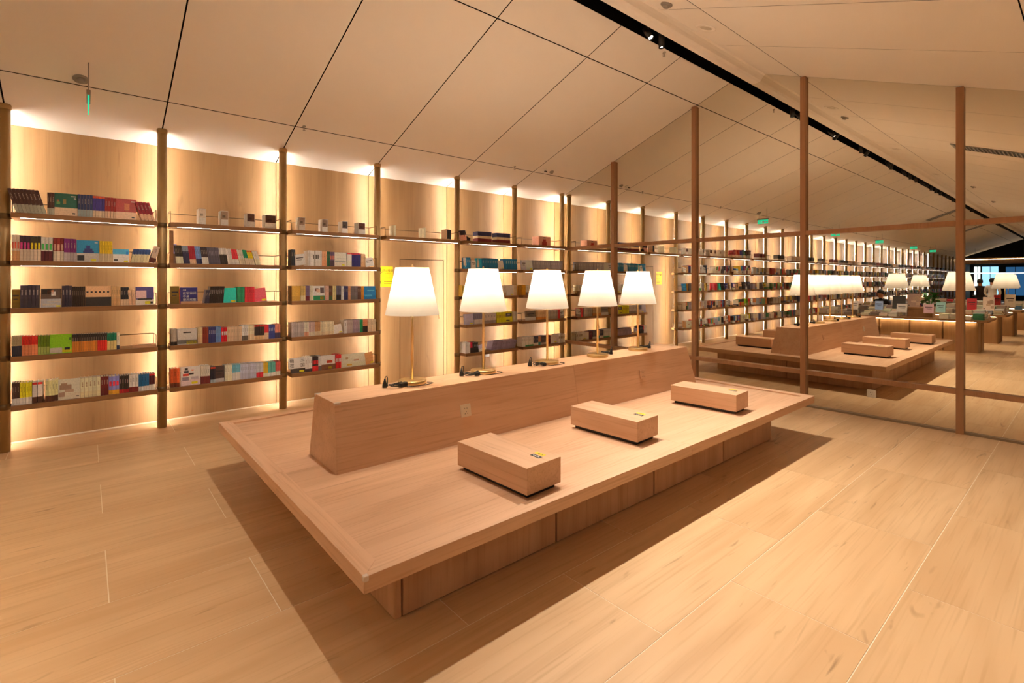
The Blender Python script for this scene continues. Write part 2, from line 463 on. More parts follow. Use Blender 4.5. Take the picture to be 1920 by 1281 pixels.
for k, (y0, y1, z0, z1, mm, lab) in enumerate((
        (5.0, 5.9, 0.4, 2.55, 'mall_screen', 'bright blue shop window at the far left of the mall, in the mirror'),
        (6.0, 6.35, 0.4, 2.55, 'mall_white', 'narrow white lit window at the far end, in the mirror'),
        (3.6, 4.6, 0.4, 2.5, 'mall_blue', 'dim deep blue shop window at the far end, in the mirror'),
        (2.2, 3.3, 1.9, 2.5, 'mall_screen', 'small blue lit sign panel at the far end, in the mirror'),
        (0.4, 1.8, 0.4, 2.5, 'mall_blue', 'dim blue window at the far right end, in the mirror'))):
    t = thing('shop_window', lab, 'window', (ZEND - 5.98, 0, 0))
    MB().box(0, 0.04, y0, y1, z0, z1).build('screen', mm, t)
    f = MB()
    for a in (y0 - 0.03, (y0 + y1) / 2 - 0.015, y1): f.box(0, 0.07, a, a + 0.03, z0 - 0.03, z1 + 0.03)
    f.build('frame', 'black_metal', t)

# ------------------------------------------------------------------ posts with LED strips
ORD = ['leftmost', 'second', 'third', 'fourth', 'fifth', 'sixth', 'seventh']
PLAB = ['round bronze shelf post cut by the left edge of the picture',
        'round bronze shelf post, second from the left edge',
        'round bronze shelf post, third from the left edge',
        'round bronze shelf post just left of the yellow sign',
        'round bronze shelf post just right of the flush door',
        'round bronze shelf post behind the second and third lamps',
        'round bronze shelf post standing right against the mirror']
def post_meshes():
    h = LEFT(PY) + 0.01
    tube_ = MB().lathe([(0.042, 0.0), (0.042, h)], 20).mesh('tube', 'bronze')
    collar = MB().lathe([(0.047, h - 0.045), (0.047, h)], 20).mesh('collar', 'bronze')
    sm_ = MB(); ns = 12
    for k in range(ns):                              # flat tape in short lengths, shining at the wall and sideways
        z0, z1 = 0.02 + (h - 0.08) * k / ns, 0.02 + (h - 0.08) * (k + 1) / ns
        sm_.face([(0.003, 0.05, z0), (-0.003, 0.05, z0), (-0.003, 0.05, z1), (0.003, 0.05, z1)])
        for sx in (-1, 1): sm_.face([(sx * 0.003, 0.0475, z0), (sx * 0.003, 0.05, z0), (sx * 0.003, 0.05, z1), (sx * 0.003, 0.0475, z1)][::sx])
    strip = sm_.mesh('led_strip', 'led_strip')
    holder = MB().box(-0.007, 0.007, 0.040, 0.0475, 0.02, h - 0.06).mesh('strip_channel', 'bronze')
    clamp = MB().lathe([(0.0445, -0.05), (0.0445, 0.0)], 18).mesh('shelf_clamp', 'bronze_dark')
    return tube_, collar, strip, holder, clamp
PM = post_meshes()
STRIP_FAR = PM[2].copy(); STRIP_FAR.materials.clear(); STRIP_FAR.materials.append(MATS['led_strip_far'])
for i, x in enumerate(POSTS + FARP):
    far_ = i >= 7
    p = thing('shelf_post', PLAB[i] if not far_ else 'round bronze shelf post, %s from the mirror along the wall, seen reflected' % nth(i + 1), 'post', (x, PY, 0), group='posts of the shelf wall' if not far_ else 'posts seen in the mirror')
    for nm, me in zip(('tube', 'collar', 'led_strip', 'strip_channel', 'shelf_clamp'), PM):
        if nm == 'led_strip' and i > 7 + 18: continue
        if nm == 'shelf_clamp':
            for z in (SHZ if not far_ else ()): obj(nm, me, p, (0, 0, z))
            continue
        obj(nm, STRIP_FAR if (nm == 'led_strip' and i > 19) else me, p)

# ------------------------------------------------------------------ shelves
SY0, SY1 = 6.13, 6.44
BAYN = ['leftmost bay', 'second bay from the left', 'third bay from the left', 'door bay', 'bay right of the flush door', 'bay against the mirror']
SHN = ['top', 'second', 'middle', 'fourth', 'bottom']
shelf_cache = {}
def shelf_meshes(L, lit):
    k = (round(L, 3), lit)
    if k in shelf_cache: return shelf_cache[k]
    pl = MB().box(-L / 2, L / 2, SY0 - PY, SY1 - PY, -0.045, 0).mesh('plank', 'shelf_oak', 0.003)
    led = MB().box(-L / 2 + 0.06, L / 2 - 0.03, SY0 - PY + 0.012, SY0 - PY + 0.017, -0.0468, -0.0452).mesh('led_strip', 'led_shelf') if lit else None
    r = MB(); yb, yf, h = SY1 - PY - 0.03, SY0 - PY + 0.05, 0.115
    r.tube([(-L / 2 + 0.008, yf, 0.0), (-L / 2 + 0.008, yf, h), (-L / 2 + 0.008, yb, h), (L / 2 - 0.008, yb, h), (L / 2 - 0.008, yf, h), (L / 2 - 0.008, yf, 0.0)], 0.0042, 6)
    for x in (-L / 2 + 0.008, L / 2 - 0.008): r.tube([(x, yb, 0), (x, yb, h)], 0.0042, 6)
    rail = r.mesh('wire_rail', 'brass_rod')
    brk = MB().box(-0.02, 0.02, -0.012, 0.012, -0.044, -0.03).mesh('bracket', 'bronze_dark')
    shelf_cache[k] = (pl, led, rail, brk)
    return shelf_cache[k]
def bay_ext(i): return POSTS[i] + 0.052, POSTS[i + 1] - 0.052
SHDESC = {
 (0, 0): 'with brown, green and red hardbacks', (0, 1): 'with a blue face-out book', (0, 2): 'with dark charcoal book sets', (0, 3): 'with a lime green face-out book', (0, 4): 'with yellow spines at its left',
 (1, 0): 'with four pale boxed sets', (1, 1): 'with a wooden divider upright', (1, 2): 'with turquoise and red books', (1, 3): 'with red and navy spines', (1, 4): 'with orange-red spines at its left',
 (2, 0): 'with four pale boxed sets', (2, 1): 'with a tilted red-and-white card', (2, 2): 'with a blue cover', (2, 3): 'with long grey series', (2, 4): 'with a tilted orange book',
 (3, 0): 'above the flush door'}
for bi in range(6):
    x0, x1 = bay_ext(bi)
    for si in range(5):
        if bi == 3 and si > 0: continue
        pl, led, rail, brk = shelf_meshes(x1 - x0, si < 2)
        lab = '%s oak shelf in the %s' % (SHN[si], BAYN[bi])
        if (bi, si) in SHDESC: lab += ' ' + SHDESC[(bi, si)]
        if bi == 3: lab = 'single oak shelf above the flush door with the yellow sign'
        t = thing('wall_shelf', lab, 'shelf', ((x0 + x1) / 2, PY, SHZ[si]), group='oak shelves of the wall')
        obj('plank', pl, t); obj('wire_rail', rail, t)
        for sx in (-1, 1): obj('bracket', brk, t, (sx * (x1 - x0) / 2, 0, 0))
        if led: obj('led_strip', led, t)
FB = list(zip(FARP, [POSTS[0]] + FARP[:-1]))
def far_shelf_mesh(lit):
    L = 1.18 - 0.104; m = MB()
    m.box(-L / 2, L / 2, SY0 - PY, SY1 - PY, -0.045, 0)
    if lit: m.box(-L / 2 + 0.06, L / 2 - 0.03, SY0 - PY + 0.012, SY0 - PY + 0.017, -0.0468, -0.0452, 1)
    yb, yf, h = SY1 - PY - 0.03, SY0 - PY + 0.05, 0.115
    m.tube([(-L / 2 + 0.008, yf, 0.0), (-L / 2 + 0.008, yf, h), (-L / 2 + 0.008, yb, h), (L / 2 - 0.008, yb, h), (L / 2 - 0.008, yf, h), (L / 2 - 0.008, yf, 0.0)], 0.0042, 4, 2)
    for sx in (-1, 1): m.box(sx * L / 2 - 0.02, sx * L / 2 + 0.02, -0.02, 0.02, -0.05, -0.03, 3)
    return m.mesh('far_shelf', ['shelf_oak', 'led_shelf_far', 'brass_rod', 'black_metal'])
FSM = [far_shelf_mesh(True), far_shelf_mesh(False)]
for fi, (a, b) in enumerate(FB):
    for si in range(5):
        o = obj('wall_shelf', FSM[0 if si < 2 else 1], None, ((a + b) / 2, PY, SHZ[si]))
        tag(o, '%s oak shelf of the %s bay from the mirror, seen reflected' % (SHN[si], nth(fi + 7)), 'shelf', 'oak shelves seen in the mirror, %s row' % SHN[si])

# ------------------------------------------------------------------ books
SB, CB = math.sin(YAW), math.cos(YAW)
def px2x(u, y):                 # where a column of the photograph meets the vertical plane y on the shelf wall
    a = (u - 960) / FPX
    return y * (SB + a * CB) / (CB - a * SB)
PAGE = (0.80, 0.74, 0.62)
def alb(h):
    c = hexc(h)
    g = (1.5, 1.6, 1.8)
    return tuple(min(0.82, max(0.012, v * k)) for v, k in zip(c, g))
def book(mb, w_, d_, h_, bands, side, lab=None, M=None, art=None, x0=0.0):
    """closed book standing up: spine towards -y, cover bands bottom to top, pages set back at the top"""
    T = (lambda p: M @ Vector(p)) if M is not None else (lambda p: Vector(p))
    zs = [0.0]
    for fr, c in bands: zs.append(zs[-1] + fr * h_)
    zs[-1] = h_
    x1 = x0 + w_
    for k, (fr, c) in enumerate(bands):
        za, zb = zs[k], zs[k + 1]
        sc = side if side else c
        mb.face([T(p) for p in ((x0, 0, za), (x1, 0, za), (x1, 0, zb), (x0, 0, zb))], 0, c)
        mb.face([T(p) for p in ((x0, d_, za), (x0, 0, za), (x0, 0, zb), (x0, d_, zb))], 0, c)
        mb.face([T(p) for p in ((x1, 0, za), (x1, d_, za), (x1, d_, zb), (x1, 0, zb))], 0, c)
    e = min(0.003, w_ * 0.15)
    zt = h_ - 0.004
    top = bands[-1][1]
    mb.face([T(p) for p in ((x0 + e, e, zt), (x1 - e, e, zt), (x1 - e, d_, zt), (x0 + e, d_, zt))], 0, PAGE)
    mb.face([T(p) for p in ((x0, 0, h_), (x1, 0, h_), (x1 - e, e, h_), (x0 + e, e, h_))], 0, top)
    mb.face([T(p) for p in ((x0, 0, h_), (x0 + e, e, h_), (x0 + e, d_, h_), (x0, d_, h_))], 0, top)
    mb.face([T(p) for p in ((x1 - e, e, h_), (x1, 0, h_), (x1, d_, h_), (x1 - e, d_, h_))], 0, top)
    mb.face([T(p) for p in ((x0 + e, e, zt), (x0 + e, e, h_), (x1 - e, e, h_), (x1 - e, e, zt))], 0, PAGE)
    mb.face([T(p) for p in ((x1, d_, 0), (x0, d_, 0), (x0, d_, zt), (x1, d_, zt))], 0, PAGE)
    mb.face([T(p) for p in ((x0, d_, 0), (x1, d_, 0), (x1, 0, 0), (x0, 0, 0))], 0, PAGE)
    if lab:
        c, zc, hh, ww = lab
        q = -0.0006
        if hh > 0.10:           # a label block
            a, b = x0 + w_ * (0.5 - ww / 2), x0 + w_ * (0.5 + ww / 2)
            mb.face([T(p) for p in ((a, q, h_ * (zc - hh / 2)), (b, q, h_ * (zc - hh / 2)), (b, q, h_ * (zc + hh / 2)), (a, q, h_ * (zc + hh / 2)))], 0, c)
        else:                   # a column of printed characters
            for k in range(4):
                z = h_ * (zc + 0.09 - 0.06 * k); a, b = x0 + w_ * (0.5 - ww / 2), x0 + w_ * (0.5 + ww / 2)
                mb.face([T(p) for p in ((a, q, z), (b, q, z), (b, q, z + h_ * 0.04), (a, q, z + h_ * 0.04))], 0, c)
    if art:
        for (ax0, ax1, az0, az1, c) in art:
            q = -0.0008
            a, b = x0 + w_ * ax0, x0 + w_ * ax1
            mb.face([T(p) for p in ((a, q, h_ * az0), (b, q, h_ * az0), (b, q, h_ * az1), (a, q, h_ * az1))], 0, c)
def arts(kind, base, R_):
    """simple printed motifs of the face-out covers"""
    D = (0.03, 0.03, 0.035); Wt = (0.72, 0.68, 0.62); Y = alb('e8b820')
    if kind == 'flowers': return [(0.08, 0.24, 0.50, 0.62, alb('5f8a4a')), (0.10, 0.20, 0.62, 0.70, alb('8f5a3a')), (0.36, 0.50, 0.52, 0.74, alb('7a6a3a')), (0.70, 0.94, 0.86, 0.90, Wt), (0.84, 0.94, 0.76, 0.82, Wt), (0.76, 0.90, 0.08, 0.14, D)]
    if kind == 'dress': return [(0.40, 0.66, 0.46, 0.78, alb('b0623a')), (0.46, 0.60, 0.40, 0.46, alb('9a4a30')), (0.74, 0.94, 0.86, 0.90, Wt), (0.76, 0.90, 0.08, 0.14, D)]
    if kind == 'peak': return [(0.28, 0.76, 0.42, 0.52, alb('2a2f63')), (0.34, 0.70, 0.52, 0.62, alb('2a2f63')), (0.42, 0.60, 0.62, 0.76, alb('2c3470')), (0.80, 0.94, 0.88, 0.92, Wt), (0.03, 0.34, 0.06, 0.30, D), (0.64, 0.86, 0.03, 0.13, Y)]
    if kind == 'pack': return [(0.06, 0.30, 0.12, 0.24, D), (0.68, 0.94, 0.03, 0.16, Y), (0.82, 0.96, 0.60, 0.84, alb('1f6fb0'))]
    if kind == 'foil': return [(0.04, 0.50, 0.70, 0.96, alb('2b2420')), (0.30, 0.62, 0.72, 0.92, alb('c87a4a')), (0.50, 0.72, 0.62, 0.84, alb('c9ccd6')), (0.10, 0.80, 0.10, 0.20, Wt), (0.30, 0.95, 0.26, 0.33, Wt), (0.74, 0.96, 0.02, 0.10, Y)]
    if kind == 'set': return [(0.04 + 0.16 * k, 0.12 + 0.16 * k, 0.66, 0.74, D) for k in range(6)]
    if kind == 'violet': return [(0.02, 0.58, 0.36, 0.80, alb('d9a3a0')), (0.10, 0.90, 0.28, 0.36, D), (0.50, 0.80, 0.05, 0.20, Y), (0.78, 0.94, 0.06, 0.18, D)]
    if kind == 'lime': return [(0.0, 0.55, 0.03, 0.30, Wt), (0.55, 0.98, 0.05, 0.20, Y), (0.66, 0.90, 0.16, 0.30, D), (0.86, 0.94, 0.68, 0.82, alb('4f7a1c'))]
    if kind == 'ink': return [(0.06, 0.60, 0.48, 0.72, alb('8f7560')), (0.12, 0.40, 0.72, 0.80, alb('93795f')), (0.30, 0.70, 0.34, 0.48, alb('a98d74')), (0.02, 0.30, 0.14, 0.36, alb('9c806a')), (0.80, 0.94, 0.10, 0.14, D)]
    if kind == 'snow': return [(0.02, 0.98, 0.36, 0.62, (0.80, 0.80, 0.80)), (0.0, 1.0, 0.06, 0.28, alb('6d6a63')), (0.45, 0.98, 0.02, 0.22, Y), (0.30, 0.70, 0.70, 0.78, D)]
    if kind == 'painting': return [(0.20, 0.36, 0.80, 0.92, D), (0.16, 0.40, 0.66, 0.78, alb('303038')), (0.10, 0.40, 0.50, 0.62, alb('b03428')), (0.40, 0.66, 0.56, 0.64, D), (0.55, 0.66, 0.76, 0.82, alb('d0502a')), (0.06, 0.40, 0.26, 0.44, alb('7a7078')), (0.5, 0.9, 0.30, 0.44, alb('a59a9c')), (0.54, 0.86, 0.06, 0.18, Y)]
    if kind == 'portrait': return [(0.18, 0.48, 0.62, 0.84, alb('6b4a3c')), (0.30, 0.60, 0.56, 0.78, alb('d0a088')), (0.62, 0.95, 0.50, 0.88, alb('5a4a48')), (0.02, 0.98, 0.02, 0.33, alb('1f7a4a')), (0.60, 0.90, 0.06, 0.26, alb('d8901c'))]
    if kind == 'roof': return [(0.40, 0.80, 0.44, 0.62, alb('a83c28')), (0.2, 0.7, 0.66, 0.70, Wt), (0.02, 0.98, 0.02, 0.36, alb('6a4530')), (0.50, 0.72, 0.04, 0.18, Y)]
    if kind == 'leafset': return [(0.20, 0.30, 0.60, 0.74, alb('9a7a50')), (0.24, 0.44, 0.10, 0.22, alb('b8902a')), (0.52, 0.72, 0.42, 0.52, alb('a87858'))]
    if kind == 'blue': return [(0.06, 0.70, 0.20, 0.34, alb('3f93b0')), (0.3, 0.9, 0.62, 0.70, alb('55a6c4'))]
    if kind == 'wave': return [(0.05, 0.95, 0.30, 0.42, alb('9a9a90')), (0.2, 0.9, 0.52, 0.58, alb('a8a498')), (0.62, 0.84, 0.05, 0.16, Y)]
    if kind == 'hand': return [(0.15, 0.55, 0.15, 0.55, Wt), (0.2, 0.3, 0.5, 0.8, Wt), (0.34, 0.44, 0.5, 0.9, Wt), (0.48, 0.56, 0.5, 0.78, Wt)]
    if kind == 'yellow': return [(0.05, 0.95, 0.52, 0.86, alb('55504a')), (0.30, 0.70, 0.62, 0.78, alb('b0a89a')), (0.1, 0.6, 0.12, 0.20, D)]
    if kind == 'plain': return [(0.14, 0.86, 0.62, 0.70, D), (0.2, 0.7, 0.46, 0.50, D)]
    if kind == 'sticker': return [(0.58, 0.92, 0.04, 0.16, Y)]
    return []
# rows: n, left px, right px, height, top colour, bottom colour, bottom share, label(colour or '-'), lean degrees, face-out motif, description
D_ = '-'
BOOKS = {
(0, 0): [
 (8, 30, 88, .215, '4a322c', '9a9884', .36, D_, -15, '', 'dark brown hardback leaning left, pale spine foot,'),
 (3, 88.5, 102, .20, '4a322c', '9a9884', .30, D_, 0, '', 'upright dark brown hardback next to the green cover'),
 (1, 102, 145.4, .21, '1f5540', 'd4a888', .36, D_, 0, 'flowers', 'face-out green book with pale lower band'),
 (5, 145.6, 174, .208, '2a365c', '8c948f', .32, D_, 0, '', 'navy hardback with grey spine foot'),
 (4, 174, 197, .205, '3c3278', 'd0aa88', .32, 'd0502a', 0, '', 'violet-blue hardback with orange spine head'),
 (4, 197, 218, .20, '8e2824', 'd4a080', .34, D_, 0, '', 'dark red hardback with pale foot, upright'),
 (1, 218, 256, .205, '98342a', 'd4a080', .36, D_, 0, 'dress', 'face-out dark red book with pale lower band'),
 (4, 266, 293, .185, '861e2a', 'cc9a7a', .34, D_, -17, '', 'wine red hardback leaning left at the right end')],
(0, 1): [
 (3, 14, 37, .225, 'c8b098', 'c09060', .38, 'd8503c', 0, '', 'cream book with a red spine label'),
 (3, 37, 57, .222, '3a2a38', 'c4b098', .46, 'e0407c', 0, '', 'black book with a pink spine label'),
 (3, 57, 77, .22, '3c382c', 'c4b098', .46, 'd4b428', 0, '', 'black book with a yellow spine label'),
 (3, 77, 99, .215, 'd0c4b0', '58242a', .42, '44a850', 0, '', 'white book with a green label and maroon foot'),
 (3, 100, 120, .212, '7a2824', 'd0b49c', .44, 'b89078', 0, '', 'brick red book with pale foot'),
 (4, 120, 143.4, .21, '6a2460', 'a09490', .40, D_, 0, '', 'purple book with grey foot'),
 (1, 143.6, 186, .205, '1f7a9c', 'b0a89c', .40, D_, 0, 'peak', 'face-out teal blue book showing a dark peak'),
 (5, 187, 211, .20, 'e0a420', 'b0a080', .40, D_, 0, '', 'golden yellow book with grey foot'),
 (1, 212, 242, .13, '3f92cc', 'dcdcdc', .62, D_, 0, 'pack', 'small shrink-wrapped blue and white book'),
 (6, 245, 278, .135, '344e80', 'd0b890', .62, D_, 10, '', 'small blue-headed book leaning right'),
 (1, 279, 290, .165, 'b8a490', '5c2c22', .28, D_, 16, '', 'tall grey book leaning against the post')],
(0, 2): [
 (1, 13, 37, .165, '7a5e16', '6e5414', .3, D_, 0, 'plain', 'olive brown boxed book'),
 (5, 38, 74, .20, '3c3640', '342f38', .4, 'a09890', 0, '', 'charcoal hardback of the left set'),
 (1, 76, 115, .17, '5a4a40', 'a8a8a8', .45, D_, 0, 'foil', 'shrink-wrapped picture book, face out'),
 (3, 116, 135, .195, '3a3440', '322e38', .4, 'a09890', 0, '', 'charcoal hardback right of the wrapped picture book'),
 (7, 135, 160, .185, '2e2620', '2a221c', .5, '6a5a4a', 0, '', 'thin black book'),
 (1, 160, 208.5, .19, 'c49a70', '2c2824', .45, D_, 0, 'set', 'wide tan book set with black lower half'),
 (4, 209, 226, .185, 'c8a070', 'c09868', .4, D_, 0, '', 'plain tan book'),
 (3, 226.5, 242, .175, '24262c', 'c8a888', .34, D_, 0, '', 'black book with pale foot'),
 (2, 242.5, 254.5, .15, 'd4a080', 'd09c7c', .4, D_, -4, '', 'pale pink book'),
 (1, 255, 289, .18, '4c4478', 'd0b8a8', .30, D_, 0, 'violet', 'face-out violet book with pink panel')],
(0, 3): [
 (5, 14, 41, .175, 'a0906c', '2c2c36', .52, D_, 0, '', 'tan-headed book with black middle'),
 (5, 41, 71, .172, 'd42c22', 'e07850', .55, D_, 0, '', 'bright red book with orange foot'),
 (4, 71, 93, .17, '607a18', '90a050', .4, D_, 0, '', 'olive green book'),
 (1, 93, 135, .175, '84c020', '90cc30', .3, D_, 0, 'lime', 'face-out lime green book in wrap'),
 (11, 135, 183, .165, '2a2624', 'e07a30', .6, D_, 0, '', 'black book with orange lower half'),
 (4, 183, 201, .163, '2a2624', 'd82a24', .6, D_, 0, '', 'black book with red lower half'),
 (3, 201, 219, .16, '007a58', 'd8b070', .55, D_, 0, '', 'green-headed book with cream lower half'),
 (1, 219, 224, .158, 'd8c8a8', '303a50', .25, D_, 0, '', 'single cream book ending the row')],
(0, 4): [
 (3, 13, 37, .195, '3c2822', 'd8ccc0', .30, D_, 0, '', 'dark brown book with white foot'),
 (4, 37, 60, .19, 'e4bc20', 'dcd0b8', .32, D_, 0, '', 'yellow book with white foot'),
 (2, 60.5, 80.5, .185, 'dcd0c4', '44281e', .30, 'd02a24', 0, '', 'thick white book with red head'),
 (4, 85, 109, .19, 'dcc488', '4c2a1c', .28, D_, 0, '', 'cream book with brown foot'),
 (1, 109, 150.5, .185, 'd8c0a8', 'd0b8a0', .3, D_, 0, 'ink', 'face-out beige book with an ink drawing'),
 (5, 151, 189, .18, 'd8c09c', 'd0b890', .3, '8a6a4a', 0, '', 'beige book with thin lettering'),
 (3, 189, 204, .178, '5e181c', '541418', .4, D_, 0, '', 'maroon book'),
 (3, 204, 224, .172, '7878b0', 'e09030', .24, 'c82a3a', 0, '', 'lilac and red book with orange foot'),
 (4, 224, 242, .168, '2c2624', 'a82028', .22, 'a08080', 0, '', 'black book with red foot'),
 (3, 242, 260, .168, 'dcc8b4', '70261e', .30, D_, 0, '', 'white book with maroon foot'),
 (4, 260, 280, .165, '1a5a84', 'd8d0c4', .28, D_, 0, '', 'deep blue book with white foot'),
 (3, 280, 291, .16, '4a2024', 'd0c0b0', .34, 'c02a2a', 0, '', 'dark maroon book at the right end')],
(1, 1): [
 (1, 323.5, 331, .20, '9088b0', '6c5444', .5, D_, 0, '', 'grey and lilac book beside the divider'),
 (5, 331, 345, .19, '2c2826', 'd0c4a0', .38, D_, -7, '', 'black book with pale foot, leaning'),
 (4, 345, 357, .185, '7c8894', '2c2c44', .70, D_, -7, '', 'navy book with light blue head'),
 (4, 357, 369, .185, '9c2430', 'c0a080', .25, D_, -7, '', 'crimson book with tan foot'),
 (3, 369, 380, .183, '6a86b4', '2c3050', .30, D_, -7, '', 'sky blue book with navy foot'),
 (4, 380, 392, .18, '362c30', 'd4c4b0', .40, D_, -7, '', 'black book with white lower part'),
 (8, 392, 414, .178, '5a545e', '544e58', .5, '8a8088', -7, '', 'slate grey book'),
 (4, 414, 428, .175, 'd0c8b8', '322c28', .62, 'd0c0b0', -7, '', 'black book with white head'),
 (3, 428, 438, .172, 'd8ccbc', 'd4c4b0', .4, D_, -9, '', 'plain white book'),
 (3, 438, 450, .165, 'd8323c', 'd8c4b0', .35, D_, -11, '', 'scarlet book with white band'),
 (3, 450.5, 461, .165, 'd0c4ac', 'c8b89c', .4, D_, -13, '', 'cream grey book'),
 (2, 461.5, 469, .165, '178058', 'c8b498', .45, D_, -14, '', 'green-headed book leaning left'),
 (3, 469.5, 479, .16, 'dcb01c', 'c8b498', .45, 'd05a2a', -15, '', 'yellow book with orange head'),
 (3, 480, 490, .16, 'dcccb0', 'd4c0a0', .4, D_, -16, '', 'cream book leaning at the end of the row')],
(1, 2): [
 (1, 320, 337, .185, '745a16', '6a5214', .4, D_, 0, 'plain', 'olive brown boxed book'),
 (1, 338.5, 371, .17, '2a2868', '24225c', .4, D_, 0, '', 'face-out navy book with white characters'),
 (2, 383, 392, .14, '3c3a48', '343240', .4, D_, 8, '', 'dark blue-grey book leaning right'),
 (8, 392, 419, .178, '26201e', '221c1a', .4, '8a8078', 4, '', 'black slim book with pale lettering'),
 (1, 419, 444, .162, '1ccca8', '20d4b0', .2, D_, 0, 'sticker', 'face-out turquoise book'),
 (5, 445, 459, .17, '24885c', '1f8056', .4, D_, 0, '', 'green book'),
 (5, 459.5, 478, .17, 'd0303c', 'c82c38', .4, D_, 0, '', 'red book beside the coral cover'),
 (1, 478.5, 503, .152, 'e8525c', 'e44c58', .3, D_, -6, 'sticker', 'face-out coral red book')],
(1, 3): [
 (3, 321, 332, .165, 'a89c8c', '24201e', .22, D_, 0, '', 'grey book with black foot'),
 (1, 333, 370, .168, 'd0ccc4', 'b8b4ac', .4, D_, 0, 'snow', 'face-out white wrapped book with yellow sticker'),
 (3, 371, 380, .168, 'c8b088', 'c4a880', .4, D_, 0, '', 'tan book beside the white cover'),
 (3, 380, 391, .168, '8a3a2a', '80342a', .4, D_, 0, '', 'rust brown book'),
 (4, 391, 405, .168, '30386c', '2c3464', .4, 'a0a0b0', 0, '', 'navy book'),
 (4, 405, 415, .166, '6c8cbc', '6484b4', .4, D_, 0, '', 'steel blue book'),
 (3, 415.5, 426, .155, 'd01c2c', 'c81828', .4, 'e0d0c0', 0, '', 'vivid red book'),
 (9, 426, 454, .158, 'c4a888', 'bca080', .4, D_, 0, '', 'plain beige book'),
 (3, 454, 466, .168, 'd4c8b4', '5c5448', .32, D_, 0, '', 'white book with grey foot'),
 (4, 466, 477, .164, 'd0b898', 'c8ac88', .4, D_, 0, '', 'light tan book'),
 (6, 477, 496, .162, '2e2826', 'd0a070', .28, 'd0402c', 0, '', 'black book with red head and tan foot'),
 (3, 496, 504, .158, 'd83038', 'd0a888', .45, D_, 0, '', 'red and beige book'),
 (4, 504, 516, .155, '384482', '34407c', .4, 'b0b0c0', 0, '', 'royal blue book'),
 (4, 516, 526, .16, 'e07860', '3c3448', .4, D_, 0, '', 'salmon book with dark foot')],
(1, 4): [
 (3, 320, 337, .19, 'd8562c', '6a3420', .22, D_, 0, '', 'orange-red book with brown foot'),
 (1, 340, 376, .195, 'd8c4bc', 'c4b0ac', .3, D_, 0, 'painting', 'face-out book with a red and black painting'),
 (4, 377, 394, .185, 'd8bcac', '6c2c2c', .42, D_, 0, '', 'pale pink book with maroon foot'),
 (3, 395, 404, .168, '2a2a32', '94a0a0', .2, 'd0422c', 0, '', 'black book with red head'),
 (1, 404, 421, .172, '40302c', '94908c', .22, D_, 0, 'plain', 'face-out dark brown book'),
 (3, 421.5, 436, .172, 'd8c8a8', 'd4c0a0', .4, D_, 0, '', 'thick cream book'),
 (5, 436, 451, .168, '66a4cc', 'd0c8c0', .5, D_, 0, '', 'sky blue and white book'),
 (9, 451, 481, .165, 'a8a8b4', '9c9ca8', .4, D_, 0, '', 'silver grey book'),
 (5, 481, 494, .16, 'acacb0', 'd03038', .35, D_, 0, '', 'grey book with red foot'),
 (4, 494, 503, .158, 'e0a030', 'd8c0a0', .25, D_, 0, '', 'orange book'),
 (5, 503, 517, .158, '5ca090', 'd8c8b0', .25, D_, 0, '', 'sea green book'),
 (4, 517, 526, .158, 'd05850', 'd8c0a8', .3, D_, 0, '', 'coral book at the right end')],
(2, 1): [
 (2, 546, 554, .19, '2c343c', '283038', .4, D_, 0, '', ''), (1, 555, 576, .13, 'e0d8d0', 'e8e8e8', .3, D_, -8, 'plain', ''),
 (4, 577, 587, .185, 'd8ccbc', 'd0c4b4', .4, D_, 0, '', ''), (4, 587, 598, .185, 'd4c8b8', 'd0c4b0', .3, '2c2826', 0, '', ''),
 (3, 598, 604, .185, 'ccc4b8', 'c8c0b0', .4, D_, 0, '', ''), (3, 604, 613, .182, 'e89068', 'e08860', .4, D_, 0, '', ''),
 (3, 613, 619, .18, '2c5c3c', '285838', .4, D_, 0, '', ''), (4, 619, 628, .178, '5a4860', '483844', .4, 'd07050', 0, '', ''),
 (1, 628, 650.5, .178, 'c8bca8', 'c0b4a0', .3, D_, 0, 'wave', ''), (4, 651, 660, .175, 'd4c8b4', 'd0c0a8', .4, 'c83a3a', 0, '', ''),
 (7, 660, 677, .172, '34346c', '303064', .4, 'c83a44', 0, '', ''), (3, 677, 686, .165, 'c8a078', 'c0986c', .4, D_, 0, '', ''),
 (1, 687, 704, .11, 'e8e0dc', 'e4dcd8', .3, D_, -10, 'plain', '')],
(2, 2): [
 (2, 543, 547.5, .178, '6a4410', '64400f', .3, D_, 0, '', ''), (1, 547.5, 564, .178, 'c4983c', 'b88c38', .3, D_, 0, 'blue2', ''), (3, 564, 573, .178, 'b89c58', 'd0b890', .35, D_, 0, '', ''),
 (3, 573, 581, .18, '6c5a74', '6a2430', .3, D_, 0, '', ''), (3, 581, 588, .178, 'd0c4a8', 'c8bc9c', .3, D_, 0, '', ''),
 (1, 588, 610, .178, 'd8c4b4', 'd0bca8', .3, D_, 0, 'portrait', ''), (3, 610.5, 617, .176, 'd8a090', 'd09888', .3, D_, 0, '', ''),
 (3, 617, 624, .176, '5c3c2c', '3c5434', .3, D_, 0, '', ''), (3, 624, 631, .175, 'dcb880', 'd4b078', .3, D_, 0, '', ''),
 (4, 631, 640, .175, '585460', '1c1a1c', .35, D_, 0, '', ''), (2, 640, 645, .172, 'd8d0c4', 'd0c8bc', .3, D_, 0, '', ''),
 (4, 645, 653, .172, '2a3058', '282c50', .3, D_, 0, '', ''), (3, 653, 658, .17, 'c49068', 'bc8860', .3, D_, 0, '', ''),
 (5, 658, 671, .168, '6c6464', '64605c', .3, D_, 0, '', ''), (3, 671, 677.5, .166, '5a4038', '523a34', .3, D_, 0, '', ''),
